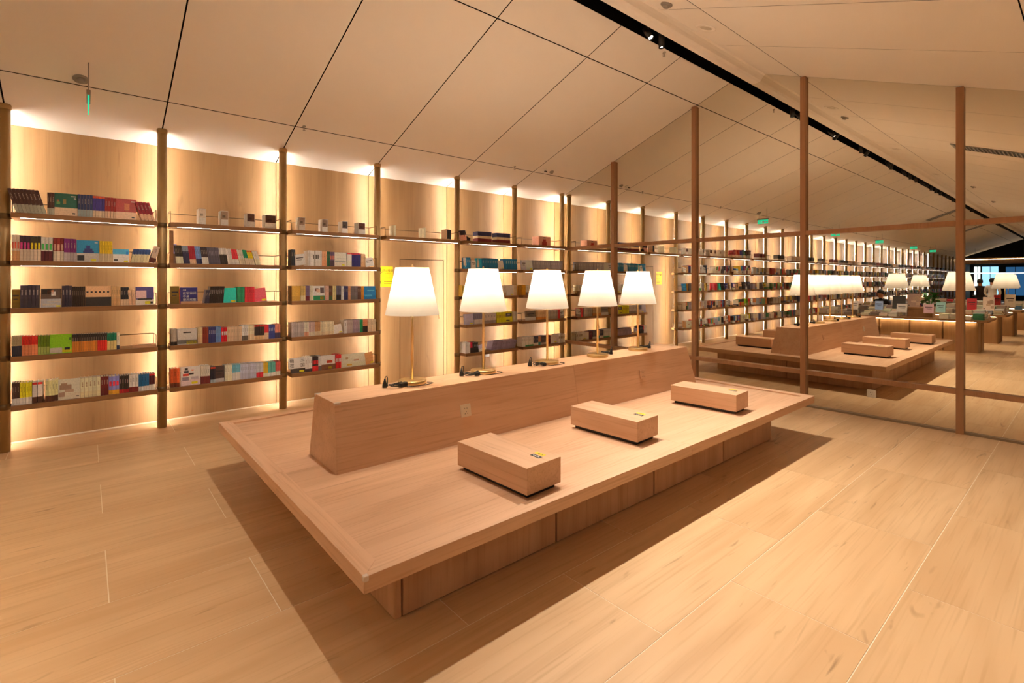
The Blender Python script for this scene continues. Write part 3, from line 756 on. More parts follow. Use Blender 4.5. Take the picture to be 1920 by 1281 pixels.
 (2, 678, 683, .166, 'e8862c', 'e07e28', .3, D_, 0, '', ''), (1, 683.5, 705.5, .168, '1470a4', '126898', .3, D_, 0, 'blue', '')],
(2, 3): [
 (11, 546, 571, .168, 'a89c94', '9c9088', .3, D_, 0, '', ''), (3, 571, 579, .166, 'd0c0a8', 'e08868', .3, D_, 0, '', ''),
 (5, 579, 591, .165, 'b8a098', 'd0b8a0', .3, D_, 0, '', ''), (4, 591, 601, .164, 'b08458', 'd0b08c', .3, D_, 0, '', ''),
 (9, 601, 626.5, .162, 'ccb898', 'c4b08c', .25, D_, 0, '', ''), (1, 627, 645, .11, 'd0dce8', 'c8d4e0', .3, D_, -9, 'sticker', ''),
 (1, 645.5, 651, .165, 'e0dce4', 'dcd8e0', .3, D_, 0, '', ''), (3, 651, 662, .165, 'a4948c', '9c8c84', .3, D_, 0, '', ''),
 (4, 662, 675, .163, '94808a', '887680', .3, D_, 0, '', ''), (2, 675, 681, .162, '0c8c50', '0a844c', .3, D_, 0, '', ''),
 (4, 681, 690, .16, 'e8805c', '2c2420', .5, D_, 0, '', ''), (6, 690, 705, .157, 'c8b090', 'c0a888', .3, D_, 0, '', '')],
(2, 4): [
 (1, 540, 573, .178, 'e0d4d0', '38302c', .28, D_, 0, 'sticker', ''), (4, 573, 586, .175, 'd8ccb4', '3c302c', .2, '6a5a4a', 0, '', ''),
 (4, 586, 597, .173, '282426', 'd0282c', .35, 'd0282c', 0, '', ''), (3, 597, 603, .172, 'd0ccc8', '5a5450', .3, D_, 0, '', ''),
 (1, 603, 630, .172, 'd8ccb8', '6a4530', .36, D_, 0, 'roof', ''), (4, 630, 640, .168, 'd0282c', 'c82428', .3, 'e0c0b0', 0, '', ''),
 (1, 640, 686.5, .166, 'dcc8a4', 'd8c09c', .3, D_, 0, 'leafset', ''), (1, 687, 704, .15, 'e8905c', 'e08854', .25, D_, -10, 'sticker', '')],
(4, 1): [
 (1, 862, 876, .165, 'd0ccc4', '1a8cc0', .3, D_, 0, 'hand', ''), (3, 876, 883, .168, '1f80b0', '1a78a8', .3, 'd0e0e8', 0, '', ''), (1, 884, 893, .13, 'e4d8d4', 'dcd0cc', .3, D_, 5, 'plain', ''),
 (1, 894, 905, .166, '1a9cd0', '1490c4', .3, D_, 0, 'hand', ''), (9, 905, 934, .168, '17709c', '146894', .3, 'b0ccd8', 0, '', ''),
 (1, 935, 947, .135, 'ece0e0', 'e4d8d8', .3, D_, -6, 'sticker', ''), (6, 948, 971, .168, '1874a4', '146c9c', .5, 'b0ccd8', 0, '', '')],
(4, 2): [(2, 862, 867, .17, 'd0a040', 'c89838', .3, D_, 0, '', ''), (14, 868, 950, .16, 'd0c4b0', 'b8a890', .3, D_, 0, '', ''), (1, 951, 964, .165, 'ece8e4', 'e4e0dc', .3, D_, 0, 'sticker', ''), (4, 964, 972, .165, 'c8b090', 'c0a888', .3, D_, 0, '', '')],
(4, 3): [(1, 864, 889, .16, 'a49ca8', '9c94a0', .3, D_, 0, 'sticker', ''), (5, 890, 908, .155, '6c6878', 'b8a898', .45, D_, 0, '', ''), (4, 908, 931, .155, 'b8a898', '8a7a6a', .3, D_, 0, '', ''),
 (6, 932, 949, .165, 'ecc818', 'e4c014', .3, 'a89020', 0, '', ''), (1, 949, 962, .165, 'ecc818', 'e4c014', .3, D_, 0, 'yellow', ''), (3, 963, 971, .155, 'd8ccbc', 'd0c4b4', .3, D_, 0, '', '')],
(4, 4): [(3, 865, 882, .16, 'dccfc0', 'd4c8b8', .3, D_, 0, '', ''), (2, 882, 887, .155, 'c0203c', '2c2426', .5, D_, 0, '', ''), (4, 887, 898, .15, '24282a', '1e2224', .3, '8a8a8a', -6, '', ''),
 (1, 900, 914, .10, 'a8a0c8', 'dcd8e4', .4, D_, -12, 'sticker', ''), (15, 921, 966, .135, '847486', '7c6c7e', .3, D_, 18, '', '')],
(5, 1): [(1, 974, 988, .165, 'b8b4c0', 'b0acb8', .3, D_, 0, 'plain', ''), (1, 988, 1000, .165, 'bcd4e4', 'b4ccdc', .3, D_, 0, 'sticker', ''), (16, 1000, 1056, .162, '98949a', '5c585c', .12, 'c8c4c4', 0, '', '')],
(5, 2): [(2, 976, 986, .165, 'c08c24', 'b88420', .3, D_, 0, '', ''), (16, 987, 1056, .16, 'c8bca8', '8a7460', .3, D_, 0, '', '')],
(5, 3): [(1, 988, 1006, .16, '6c5c50', 'd8d0c4', .35, D_, 0, 'plain', ''), (7, 1007, 1026, .155, 'c8a070', 'd08040', .3, D_, 0, '', ''), (6, 1027, 1046, .152, 'a89c90', '9c9084', .3, D_, 0, '', ''), (2, 1047, 1051, .155, 'd0303c', 'c82c38', .3, D_, 0, '', ''), (1, 1051, 1061, .145, 'd8d0c8', '8a8078', .3, D_, -8, 'plain', '')],
(5, 4): [(2, 976, 986, .155, 'dcd8cc', 'd4d0c4', .3, D_, 0, '', ''), (6, 986, 1001, .155, 'd4c8b4', '3c8c5c', .16, D_, 0, '', ''), (3, 1001, 1010, .152, '30384c', 'd0c4b0', .3, D_, 0, '', ''), (2, 1010, 1014, .15, 'd88c68', '2c8484', .35, D_, 0, '', ''),
 (5, 1014, 1026, .148, '544c50', 'b8a898', .25, D_, 0, '', ''), (2, 1027, 1033, .145, '5c2434', '541e2e', .3, D_, 0, '', ''), (1, 1034, 1047, .14, 'ecdcd4', 'e4d4cc', .3, D_, -6, 'sticker', ''), (4, 1048, 1061, .15, 'd4ccc0', 'ccc4b8', .3, '8a7a6a', 0, '', '')],
}
BOOK_Y = 6.150
rest = MB()                      # every book past the three hundred that show largest
def lay_row(bi, si, rows):
    z = SHZ[si]; xl, xr = bay_ext(bi)
    solo = bi < 2
    for gi, (n, u0, u1, h, ct, cb_, sh, lb, lean, art, desc) in enumerate(rows):
        xa, xb = max(px2x(u0, BOOK_Y), xl + 0.004), min(px2x(u1, BOOK_Y), xr - 0.004)
        W = (xb - xa) / n
        th = RAD(lean); face = bool(art) or (n == 1 and W > 0.09)
        dep = 0.028 if face else min(0.145, 0.125 + 0.02 * R.random())
        cT, cB = alb(ct), alb(cb_)
        bands = [(sh, cB), (1 - sh, cT)]
        if lb != D_ and not art: lbl = (alb(lb), 0.60, 0.26, 0.66) if lb not in ('-',) else None
        else:
            lum = sum(cT) / 3
            lbl = None if art or W > 0.08 else ((0.42, 0.37, 0.31) if lum < 0.16 else tuple(v * 0.45 for v in cT), 0.68, 0.04, 0.26)
        if lb != D_ and lb in ('a09890', '6a5a4a', '8a6a4a', '8a8078', 'a0a0b0', 'b0b0c0', '8a8088', 'b0ccd8', 'd0e0e8', 'c8c4c4', '8a8a8a', 'a08080', 'd0c0b0'):
            lbl = (alb(lb), 0.66, 0.05, 0.34)
        if lb in ('d0502a', 'd02a24', 'd0402c', 'd0422c', 'c02a2a', 'd05a2a', 'c83a3a', 'c83a44') and n > 1:
            lbl = (alb(lb), 0.94, 0.105, 0.98)
        motif = arts(art, cT, R) if art else None
        ww = W * math.cos(th) * (0.93 if n > 1 else 1.0)
        if face and lean: ww = W * 0.92
        me = None
        for k in range(n):
            hh = 1.0 + (R.random() - 0.5) * 0.014
            px = xa + k * W
            rot = Matrix.Rotation(th, 4, 'Y')
            if lean > 0: x00, ox = -ww, px + W
            else: x00, ox = 0.0, px
            tilt = Matrix.Rotation(RAD(-7), 4, 'X') if face else Matrix.Identity(4)
            yy = BOOK_Y + (0.009 * R.random() if not face else 0.012)
            if solo:
                if me is None:
                    m = MB(); book(m, ww, dep, h, bands, None, lbl, None, motif, x00)
                    me = m.mesh('book', 'printed_paper')
                o = obj('book', me, None, (ox, yy, z + 0.0004))
                o.rotation_euler = (Matrix.Rotation(th, 4, 'Y') @ tilt).to_euler()
                o.scale = (1, 1, hh)
                NUM = ['first', 'second', 'third', 'fourth', 'fifth', 'sixth', 'seventh', 'eighth', 'ninth', 'tenth', 'eleventh']
                CNT = ['one', 'two', 'three', 'four', 'five', 'six', 'seven', 'eight', 'nine', 'ten', 'eleven']
                lab = '%s, %s%s shelf, %s' % (desc.rstrip(','), '' if n == 1 else '%s of %s, ' % (NUM[k], CNT[n - 1]), SHN[si], 'leftmost bay' if bi == 0 else 'second bay')
                tag(o, lab, 'book', ('%s, %s shelf, bay %s' % (desc.rstrip(','), SHN[si], 'at the left edge' if bi == 0 else 'second from left')))
                if desc.startswith('face-out navy'):
                    for s_, zz, sz in (('冯唐', 0.142, 0.016), ('在宇宙间', 0.108, 0.030), ('不易', 0.074, 0.030), ('被风吹散', 0.040, 0.030)):
                        obj('title_print', text_mesh(s_, sz, 'white_print', 'LEFT'), o, (ww * 0.14, -0.0012, zz))
                    q = MB(); q.box(-0.022, -0.001, 0.001, dep, 0, h * 0.93, 0, alb('e8262c')); q.build('red_spine', 'printed_paper', o)
            else:
                tn = 0.88 + 0.24 * R.random()
                book(rest, ww, dep, h * hh, [(f_, tuple(v * tn for v in c_)) for f_, c_ in bands] if n > 1 else bands, None, lbl, Matrix.Translation((ox, yy, z + 0.0004)) @ rot @ tilt, motif, x00)
for (bi, si), rows in BOOKS.items(): lay_row(bi, si, rows)
# far bays: rows of books by the same builder, colours drawn from the wall's palette
PALS = ['c8b8a0', 'd8ccb8', 'b8a890', 'a89888', 'd0b898', '7c6c60', '4c3c38', '342c2c', '8a2c2c', 'c0303c', '2c3c64', '4a6a8c', '94a0a8', '6a8a5a', '2c6c4c', 'd8a838', 'd87840', 'e0d8cc', 'cfc4b4', '9c8c94']
for fi, (a, b) in enumerate(FB[:22]):
    for si in range(5):
        z = SHZ[si]; x = a + 0.08
        if si == 0:
            sets = ['6a2a24', '34302e', 'c0a488', '2c3034', '5a4a40']
            c = alb(sets[fi % 5]); n = 3 + fi % 4
            x = a + 0.14 + 0.2 * R.random()
            for k in range(n):
                book(rest, 0.11, 0.14, 0.15, [(0.3, alb('c8b8a8')), (0.7, c)], None, None, Matrix.Translation((x, BOOK_Y, z)))
                x += 0.113 + (0.10 if R.random() < 0.25 else 0)
                if x > b - 0.2: break
            continue
        while x < b - 0.12:
            n = R.randint(2, 8); wd = R.uniform(0.014, 0.028); h = R.uniform(0.15, 0.185)
            c = alb(R.choice(PALS)); c2 = alb(R.choice(PALS)) if R.random() < 0.5 else c
            if R.random() < 0.16:
                wd, n = R.uniform(0.12, 0.17), 1
            for k in range(n):
                if x + wd > b - 0.07: break
                book(rest, wd * 0.97, 0.13 if n > 1 else 0.03, h, [(0.35, c2), (0.65, c)], None, None, Matrix.Translation((x, BOOK_Y, z)))
                x += wd
            if R.random() < 0.12: x += R.uniform(0.02, 0.1)

# boxed sets on the top shelves (each one its own thing)
def boxed(u0, u1, z, h, depth, pic, lab, face='c8bcb0', split=0.42, yy=6.17, side=None):
    xa, xb = px2x(u0, yy), px2x(u1, yy)
    m = MB(); ww = xb - xa
    c = alb(face)
    m.box(0, ww, 0, depth, 0, h, 0, c)
    b = m.build('slipcase', 'printed_paper', None, (xa, yy, z), bevel=0)
    tag(b, lab, 'boxed set', 'boxed sets on the top shelves')
    if pic:
        q = MB(); q.box(ww * 0.04, ww * 0.96, -0.0012, 0, h * split, h * 0.97, 0, alb(pic))
        q.build('cover_picture', 'printed_paper', b)
        q = MB(); q.box(ww * 0.2, ww * 0.6, -0.0024, -0.0012, h * (split + .12), h * 0.7, 0, tuple(v * 0.45 for v in alb(pic)))
        q.build('cover_motif', 'printed_paper', b)
    for k in range(3):
        q = MB(); q.box(-0.0008, 0, depth * (0.2 + 0.25 * k), depth * (0.2 + 0.25 * k) + 0.004, 0.004, h - 0.004, 0, tuple(v * 0.6 for v in c))
        q.build('volume_line', 'printed_paper', b)
    return b
b2 = 'on the top shelf of the second bay'
for (u0, u1, h, pic, lab) in ((372.5, 386, .165, 'b8a894', 'white boxed set with pale cup picture, first %s' % b2), (414, 428, .16, '8a7460', 'white boxed set with grey-brown picture, second %s' % b2),
                        (463, 478, .155, '5a3a30', 'white boxed set with dark brown picture, third %s' % b2), (497, 517.5, .155, '4c2c22', 'white boxed set with near-black picture, rightmost %s' % b2)):
    boxed(u0, u1, SHZ[0], h, 0.13, pic, lab)
b3 = 'on the top shelf of the third bay'
for (u0, u1, h, pic, lab) in ((561, 572, .158, '8a7666', 'white boxed set with grey picture, leftmost %s' % b3), (604, 614.5, .155, '7a6658', 'white boxed set with taupe picture, second %s' % b3),
                        (641.5, 652, .15, '4a4444', 'white boxed set with slate picture, third %s' % b3), (672, 685, .148, '4c2a20', 'white boxed set with dark brown picture, rightmost %s' % b3)):
    boxed(u0, u1, SHZ[0], h, 0.13, pic, lab)
b4 = 'on the shelf above the flush door'
for (u0, u1, h, pic, f, lab) in ((739, 742, .15, '', 'd8c0a0', 'narrow cream boxed set, leftmost %s' % b4), (795, 798, .15, '', 'd8c0a0', 'narrow cream boxed set, middle %s' % b4), (838, 846, .15, '2a2a30', 'b89878', 'tan boxed set with a black front, rightmost %s' % b4)):
    boxed(u0, u1, SHZ[0], h, 0.15, pic, lab, f, 0.06)
for (u0, u1, lab) in ((896, 922, 'navy, tan and red boxed trio left of the matching pair, fifth bay'), (932, 957, 'navy, tan and red boxed pair beside the sixth post')):
    xa, xb = px2x(u0, 6.17), px2x(u1, 6.17); m = MB(); n = 3 if u0 < 900 else 2; ww = (xb - xa) / n
    t = thing('boxed_set', lab, 'boxed set', (xa, 6.17, SHZ[0]), group='boxed sets on the top shelves')
    for k in range(n):
        m = MB()
        for z0, z1, c in ((0, .05, '6a1e22'), (.05, .09, 'd0b090'), (.09, .155, '2a2c50')): m.box(k * ww, (k + 1) * ww - 0.002, 0, 0.13, z0, z1, 0, alb(c))
        m.build('volume', 'printed_paper', t)
xa = px2x(865, 6.17)
t = thing('gift_pack', 'dark and pink wrapped gift pack leaning beside the fifth post, top shelf', 'gift pack', (xa, 6.17, SHZ[0]))
MB().box(0, 0.10, 0, 0.03, 0, 0.13, 0, alb('d88c80')).build('wrap', 'printed_paper', t, rot=(RAD(-8), RAD(-6), 0))
MB().box(0, 0.10, -0.002, 0.032, 0.08, 0.15, 0, alb('2c2028')).build('hood', 'printed_paper', t, rot=(RAD(-8), RAD(-6), 0))
MB().box(0.09, 0.16, 0.02, 0.05, 0.0, 0.10, 0, alb('2c2020')).build('card', 'printed_paper', t, rot=(0, RAD(18), 0))
xa, xb = px2x(1010, 6.19), px2x(1032.5, 6.19)
t = thing('pink_box', 'pink cube box with a red figure, beside the mirror on the top shelf', 'box', (xa, 6.19, SHZ[0]))
W_ = xb - xa
MB().box(0, W_, 0, 0.16, 0, .155, 0, alb('e09078')).build('carton', 'printed_paper', t, bevel=0.002)
m = MB(); c = alb('9a2a28')
for (a, b, z0, z1, cc) in ((.28, .66, .004, .07, c), (.36, .60, .07, .11, c), (.42, .55, .11, .13, alb('d8a080')), (.40, .57, .125, .14, alb('2a1a18'))): m.box(W_ * a, W_ * b, -0.0015, 0, z0, z1, 0, cc)
m.build('figure_print', 'printed_paper', t)
# printed titles on three face-out books of the third bay
tb = thing('title_sheet', 'white face-out book with large black brush characters, bottom shelf third bay', 'book', (px2x(540.5, 6.146), 6.1478, SHZ[4] + 0.001), rot=(RAD(-7), 0, 0))
MB().box(0.004, 0.205, -0.001, 0.0012, 0.055, 0.172, 0, alb('e4dcd8')).build('cover_sheet', 'printed_paper', tb)
for s_, xx, zz in (('機', 0.045, 0.142), ('密', 0.045, 0.085), ('三', 0.165, 0.148), ('国', 0.165, 0.085)):
    obj('character', text_mesh(s_, 0.05, 'black_print'), tb, (xx, -0.0018, zz))
# pale wooden price riser blocks
for (u0, u1, bi, si, lab) in ((247, 293, 0, 3, 'small pale wood riser lying on the fourth shelf, leftmost bay'), (339, 379, 1, 2, 'small tan wood riser in front of the navy book')):
    xa, xb = px2x(u0, 6.14), px2x(u1, 6.14)
    yy = 6.15 if bi == 0 else 6.135
    o = MB().box(0, xb - xa, 0, 0.10 if bi == 0 else 0.012, 0, 0.026).build('display_riser', 'bench_oak', None, (xa, yy, SHZ[si]), bevel=0.002)
    tag(o, lab, 'riser')
xa = px2x(317.5, 6.14)
o = MB().box(0, 0.035, 0, 0.02, 0, 0.335).build('shelf_divider', 'shelf_oak', None, (xa, 6.132, SHZ[1]), bevel=0.002)
tag(o, 'upright wooden divider at the left of the second shelf, second bay', 'divider')
# gold tubes
for k, u in enumerate((974, 981)):
    t = thing('gold_tube', 'gold cylinder canister beside the sixth post, %s of the two' % ('left' if k == 0 else 'right'), 'canister', (px2x(u, 6.2), 6.2, SHZ[2]))
    MB().lathe([(0.028, 0), (0.028, 0.14)], 18).build('body', 'gold_tube', t)
    MB().lathe([(0.030, 0.14), (0.030, 0.17)], 18).build('lid', 'gold_tube', t)

# ------------------------------------------------------------------ yellow notice
yx = 3.235
sg = thing('wall_notice', 'yellow no-smoking notice on the oak wall beside the flush door', 'sign', (yx, WY - 0.004, 1.555))
MB().box(-0.115, 0.115, 0, 0.003, 0.002, 0.16).build('upper_plate', 'yellow_print', sg)
MB().box(-0.115, 0.115, 0, 0.003, -0.13, -0.002).build('lower_plate', 'yellow_print', sg)
m = MB(); m.tube([(-0.075 + 0.027 * math.cos(2 * PI * k / 20), -0.001, 0.09 + 0.027 * math.sin(2 * PI * k / 20)) for k in range(20)], 0.003, 5, closed=True)
m.tube([(-0.094, -0.001, 0.109), (-0.056, -0.001, 0.071)], 0.003, 5); m.box(-0.09, -0.062, -0.002, 0, 0.086, 0.093)
m.build('no_smoking_symbol', 'black_print', sg)
obj('lettering', text_mesh('禁止吸烟', 0.040, 'black_print'), sg, (0.035, -0.0015, 0.10))
obj('lettering', text_mesh('NO SMOKING', 0.014, 'black_print'), sg, (0.035, -0.0015, 0.065))
m = MB(); m.box(-0.078, -0.070, -0.0012, 0, -0.085, -0.045)
for r_ in range(2):
    for k in range(6): m.box(-0.02 + 0.02 * k, -0.008 + 0.02 * k, -0.0012, 0, -0.062 - 0.024 * r_, -0.05 - 0.024 * r_)
m.build('small_print', 'black_print', sg)

# ------------------------------------------------------------------ the platform bench
BX0, BX1, BY0, BY1, BZ = 0.80, 5.38, 1.80, 4.51, 0.40
bench = thing('reading_platform', 'large low oak reading platform in the middle of the floor', 'bench', ((BX0 + BX1) / 2, (BY0 + BY1) / 2, 0))
bo = Vector(((BX0 + BX1) / 2, (BY0 + BY1) / 2, 0))
RW, RT = 0.085, 0.066
def part(mb, name, m_, bevel=0.002, parent=bench, segs=2):
    mb.v = [(v[0] - bo.x, v[1] - bo.y, v[2]) for v in mb.v]
    return mb.build(name, m_, parent, bevel=bevel, segs=segs)
def rim(poly, m_):
    part(MB().prism(poly, 2, BZ - RT, BZ), 'rim', m_)
g = 0.0006
mid = 3.14
rim([(BX0, BY0), (mid - g, BY0), (mid - g, BY0 + RW), (BX0 + RW, BY0 + RW)], 'bench_oak')
rim([(mid + g, BY0), (BX1, BY0), (BX1 - RW, BY0 + RW), (mid + g, BY0 + RW)], 'bench_oak')
rim([(BX0 + RW, BY1 - RW), (mid - g, BY1 - RW), (mid - g, BY1), (BX0, BY1)], 'bench_oak')
rim([(mid + g, BY1 - RW), (BX1 - RW, BY1 - RW), (BX1, BY1), (mid + g, BY1)], 'bench_oak')
ym = 3.10
rim([(BX0, BY0), (BX0 + RW, BY0 + RW), (BX0 + RW, ym - g), (BX0, ym - g)], 'bench_oak_cross')
rim([(BX0, ym + g), (BX0 + RW, ym + g), (BX0 + RW, BY1 - RW), (BX0, BY1)], 'bench_oak_cross')
rim([(BX1, BY0), (BX1, ym - g), (BX1 - RW, ym - g), (BX1 - RW, BY0 + RW)], 'bench_oak_cross')
rim([(BX1 - RW, ym + g), (BX1, ym + g), (BX1, BY1), (BX1 - RW, BY1 - RW)], 'bench_oak_cross')
for (a, b) in ((BX0 + RW, mid), (mid, BX1 - RW)):
    for (c, d) in ((BY0 + RW, ym), (ym, BY1 - RW)):
        part(MB().box(a + 0.001, b - 0.001, c + 0.001, d - 0.001, BZ - 0.045, BZ - 0.013), 'deck_panel', 'bench_oak', 0.001)
BS = [1.085, 2.072, 3.05, 4.05, 4.955]
FY0, FY1 = 2.04, 4.27
for k in range(4):
    for (y0, y1) in ((FY0, FY0 + 0.03), (FY1 - 0.03, FY1)):
        part(MB().box(BS[k] + 0.006, BS[k + 1] - 0.006, y0, y1, 0.006, BZ - RT + 0.001), 'base_panel', 'bench_oak_upright', 0.004)
def rbox(x0, x1, y0, y1, z0, z1, r, n=5):
    p = []
    for cx_, cy_, a0 in ((x1 - r, y1 - r, 0), (x0 + r, y1 - r, PI / 2), (x0 + r, y0 + r, PI), (x1 - r, y0 + r, 1.5 * PI)):
        for k in range(n + 1):
            a = a0 + PI / 2 * k / n; p.append((cx_ + r * math.cos(a), cy_ + r * math.sin(a)))
    return MB().prism(p, 2, z0, z1)
for (x0, x1) in ((1.05, 1.087), (4.955, 4.992)):
    for (y0, y1) in ((FY0, (FY0 + FY1) / 2 - 0.003), ((FY0 + FY1) / 2 + 0.003, FY1)):
        part(rbox(x0, x1, y0, y1, 0.006, BZ - RT + 0.001, 0.012), 'end_panel', 'bench_oak_upright', 0)
part(MB().box(1.09, 4.95, FY0 + 0.035, FY1 - 0.035, 0.0, BZ - 0.046), 'plinth_core', 'black_void', 0)
# upright back, two long boxes tapering upwards
ZB = 0.79
def backbox(xa, xb, name):
    m = MB()
    yb0, yb1, yt0, yt1 = 2.875, 3.345, 2.945, 3.285
    m.v = [(xa[0], yb0, BZ - 0.013), (xb[0], yb0, BZ - 0.013), (xb[0], yb1, BZ - 0.013), (xa[0], yb1, BZ - 0.013), (xa[1], yt0, ZB), (xb[1], yt0, ZB), (xb[1], yt1, ZB), (xa[1], yt1, ZB)]
    for q in ((0, 3, 2, 1), (4, 5, 6, 7), (0, 1, 5, 4), (1, 2, 6, 5), (2, 3, 7, 6), (3, 0, 4, 7)): m.quadidx(q)
    return part(m, name, 'bench_oak', 0.002)
k1 = backbox((1.112, 1.125), (3.199, 3.199), 'backrest')
k2 = backbox((3.201, 3.201), (5.10, 5.02), 'backrest')
for xx in (1.13,):
    for yy in (2.95, 3.275):
        part(MB().box(xx - 0.008, xx + 0.03, yy - 0.012, yy + 0.012, ZB - 0.014, ZB + 0.001), 'corner_guard', 'clear_tape', 0.004)
for (xx, yy) in ((BX0, BY0), (BX0, BY1)):
    s_ = 1 if yy < 3 else -1
    part(MB().box(xx - 0.0015, xx + 0.020, min(yy - s_ * 0.0015, yy + s_ * 0.020), max(yy - s_ * 0.0015, yy + s_ * 0.020), BZ - 0.022, BZ + 0.0015), 'corner_guard', 'clear_tape', 0.005, segs=3)
def face_y(z): return 2.875 + (z - (BZ - 0.013)) / (ZB - BZ + 0.013) * 0.07
tilt_ = math.atan2(0.07, ZB - BZ + 0.013)
for (xx, par, mm) in ((2.045, k1, 'cream_plastic'), (4.15, k2, 'bench_oak')):
    z = 0.60
    s = MB().box(-0.043, 0.043, -0.009, 0.0, -0.043, 0.043).mesh('socket_plate', mm, 0.003)
    o = obj('socket_plate', s, bench, (xx - bo.x, face_y(z) - bo.y, z), (-tilt_, 0, 0))
    for (a, c, ang) in ((-0.009, 0.014, 0), (0.009, 0.014, 0), (0.0, -0.008, 0), (-0.011, -0.022, 35), (0.011, -0.022, -35)):
        h = MB().box(-0.0018, 0.0018, -0.0096, -0.0085, -0.004, 0.004).build('slot', 'black_print', o, (a, 0, c), (0, RAD(ang), 0))

# ------------------------------------------------------------------ wooden headrest blocks
def block(p, label, ang=RAD(2.4)):
    t = thing('wooden_headrest', label, 'headrest', (p[0], p[1], BZ - 0.013), (0, 0, ang), 'wooden headrest blocks on the platform')
    MB().box(-0.13, 0.13, -0.297, 0.297, 0.026, 0.166).build('block', 'bench_oak_cross', t, bevel=0.002)
    MB().box(-0.105, 0.105, -0.272, 0.272, 0.0, 0.0262).build('foot', 'black_metal', t)
    s = MB().box(-0.036, 0.036, -0.014, 0.014, 0.1662, 0.1668).build('sticker', 'yellow_print', t, (0.075, -0.19, 0))
    s2 = MB().box(-0.036, 0.036, -0.014, 0.014, 0.1662, 0.1668).build('sticker', 'black_print', t, (0.035, -0.20, 0), )
    for o in (s, s2): o.rotation_euler = (0, 0, RAD(88))
    for o, mm in ((s, 'black_print'), (s2, 'white_print')):
        for k in range(4):
            MB().box(-0.024 + 0.013 * k, -0.016 + 0.013 * k, -0.004, 0.004, 0.1668, 0.1671).build('character', mm, o)
    return t
block((1.843, 2.211), 'wooden headrest block nearest the camera on the platform')
block((2.983, 2.350), 'wooden headrest block in the middle of the front row of three')
block((4.270, 2.290), 'wooden headrest block farthest right, nearest the mirror, front row', RAD(4))
block((4.55, 3.80), 'wooden headrest block behind the back, near the mirror, seen reflected', RAD(1))
block((3.10, 3.96), 'wooden headrest block behind the back, farther from the mirror', RAD(1))

# ------------------------------------------------------------------ table lamps
def lamp_meshes(k=1.0, dia=1.0):
    M_ = {}
    M_['base'] = MB().lathe([(0.0, 0.0), (0.098 * k, 0.0), (0.100 * k, 0.003), (0.100 * k, 0.024), (0.097 * k, 0.027), (0.0, 0.027)], 40, close=False).mesh('base', 'brass')
    M_['pole'] = MB().lathe([(0.0095 * k, 0.026), (0.0095 * k, 0.60), (0.006, 0.605), (0.006, 0.80)], 14).mesh('pole', 'brass')
    z0, z1 = 0.487, 0.820
    r0, r1 = 0.188 * dia, 0.117 * dia
    M_['shade'] = MB().lathe([(r0, z0), (r1, z1)], 40, close=False).mesh('shade', 'lamp_linen')
    h = MB()
    h.tube([(r1 * math.cos(2 * PI * j / 40), r1 * math.sin(2 * PI * j / 40), z1) for j in range(40)], 0.002, 5, closed=True)
    for j in range(3):
        a = 2 * PI * j / 3; h.tube([(0, 0, z1 - 0.02), (r1 * math.cos(a), r1 * math.sin(a), z1)], 0.0018, 5)
    M_['shade_ring'] = h.mesh('shade_ring', 'brass')
    M_['finial'] = MB().lathe([(0.004, 0.80), (0.006, 0.815), (0.009, 0.825), (0.006, 0.837), (0.0, 0.842)], 12, close=False).mesh('finial', 'brass')
    return M_
LM = lamp_meshes()
def bulb(o, power, z, rad=0.035):
    l = bpy.data.lights.new('bulb', 'POINT'); l.energy = power; l.color = LAMP_COL; l.shadow_soft_size = rad
    b = bpy.data.objects.new('bulb', l); COL.objects.link(b); b.parent = o; b.location = (0, 0, z)
LX = [(1.765, 3.165), (2.395, 3.165), (3.085, 3.15), (3.74, 3.13), (4.40, 3.14)]
LLAB = ['brass table lamp nearest the camera, white shade in front of the flush door', 'brass table lamp, second from the left on the back', 'brass table lamp in the middle of the row of five', 'brass table lamp, second from the mirror end', 'brass table lamp at the mirror end of the back']
def coil(seed, cx_, cy_, side):
    """a bundled black lead lying beside the lamp foot"""
    r = random.Random(seed); pts = []
    n = 44
    ax, ay = r.uniform(0.045, 0.06), r.uniform(0.022, 0.032)
    for k in range(n):
        a = 2 * PI * k / 14.0
        q = 1 + 0.25 * math.sin(k * 0.71 + seed)
        pts.append((cx_ + ax * q * math.cos(a), cy_ + ay * q * math.sin(a + 0.3 * math.sin(k * 0.37)), 0.005 + 0.011 * abs(math.sin(k * 0.45 + seed)) + 0.0004 * k))
    return pts
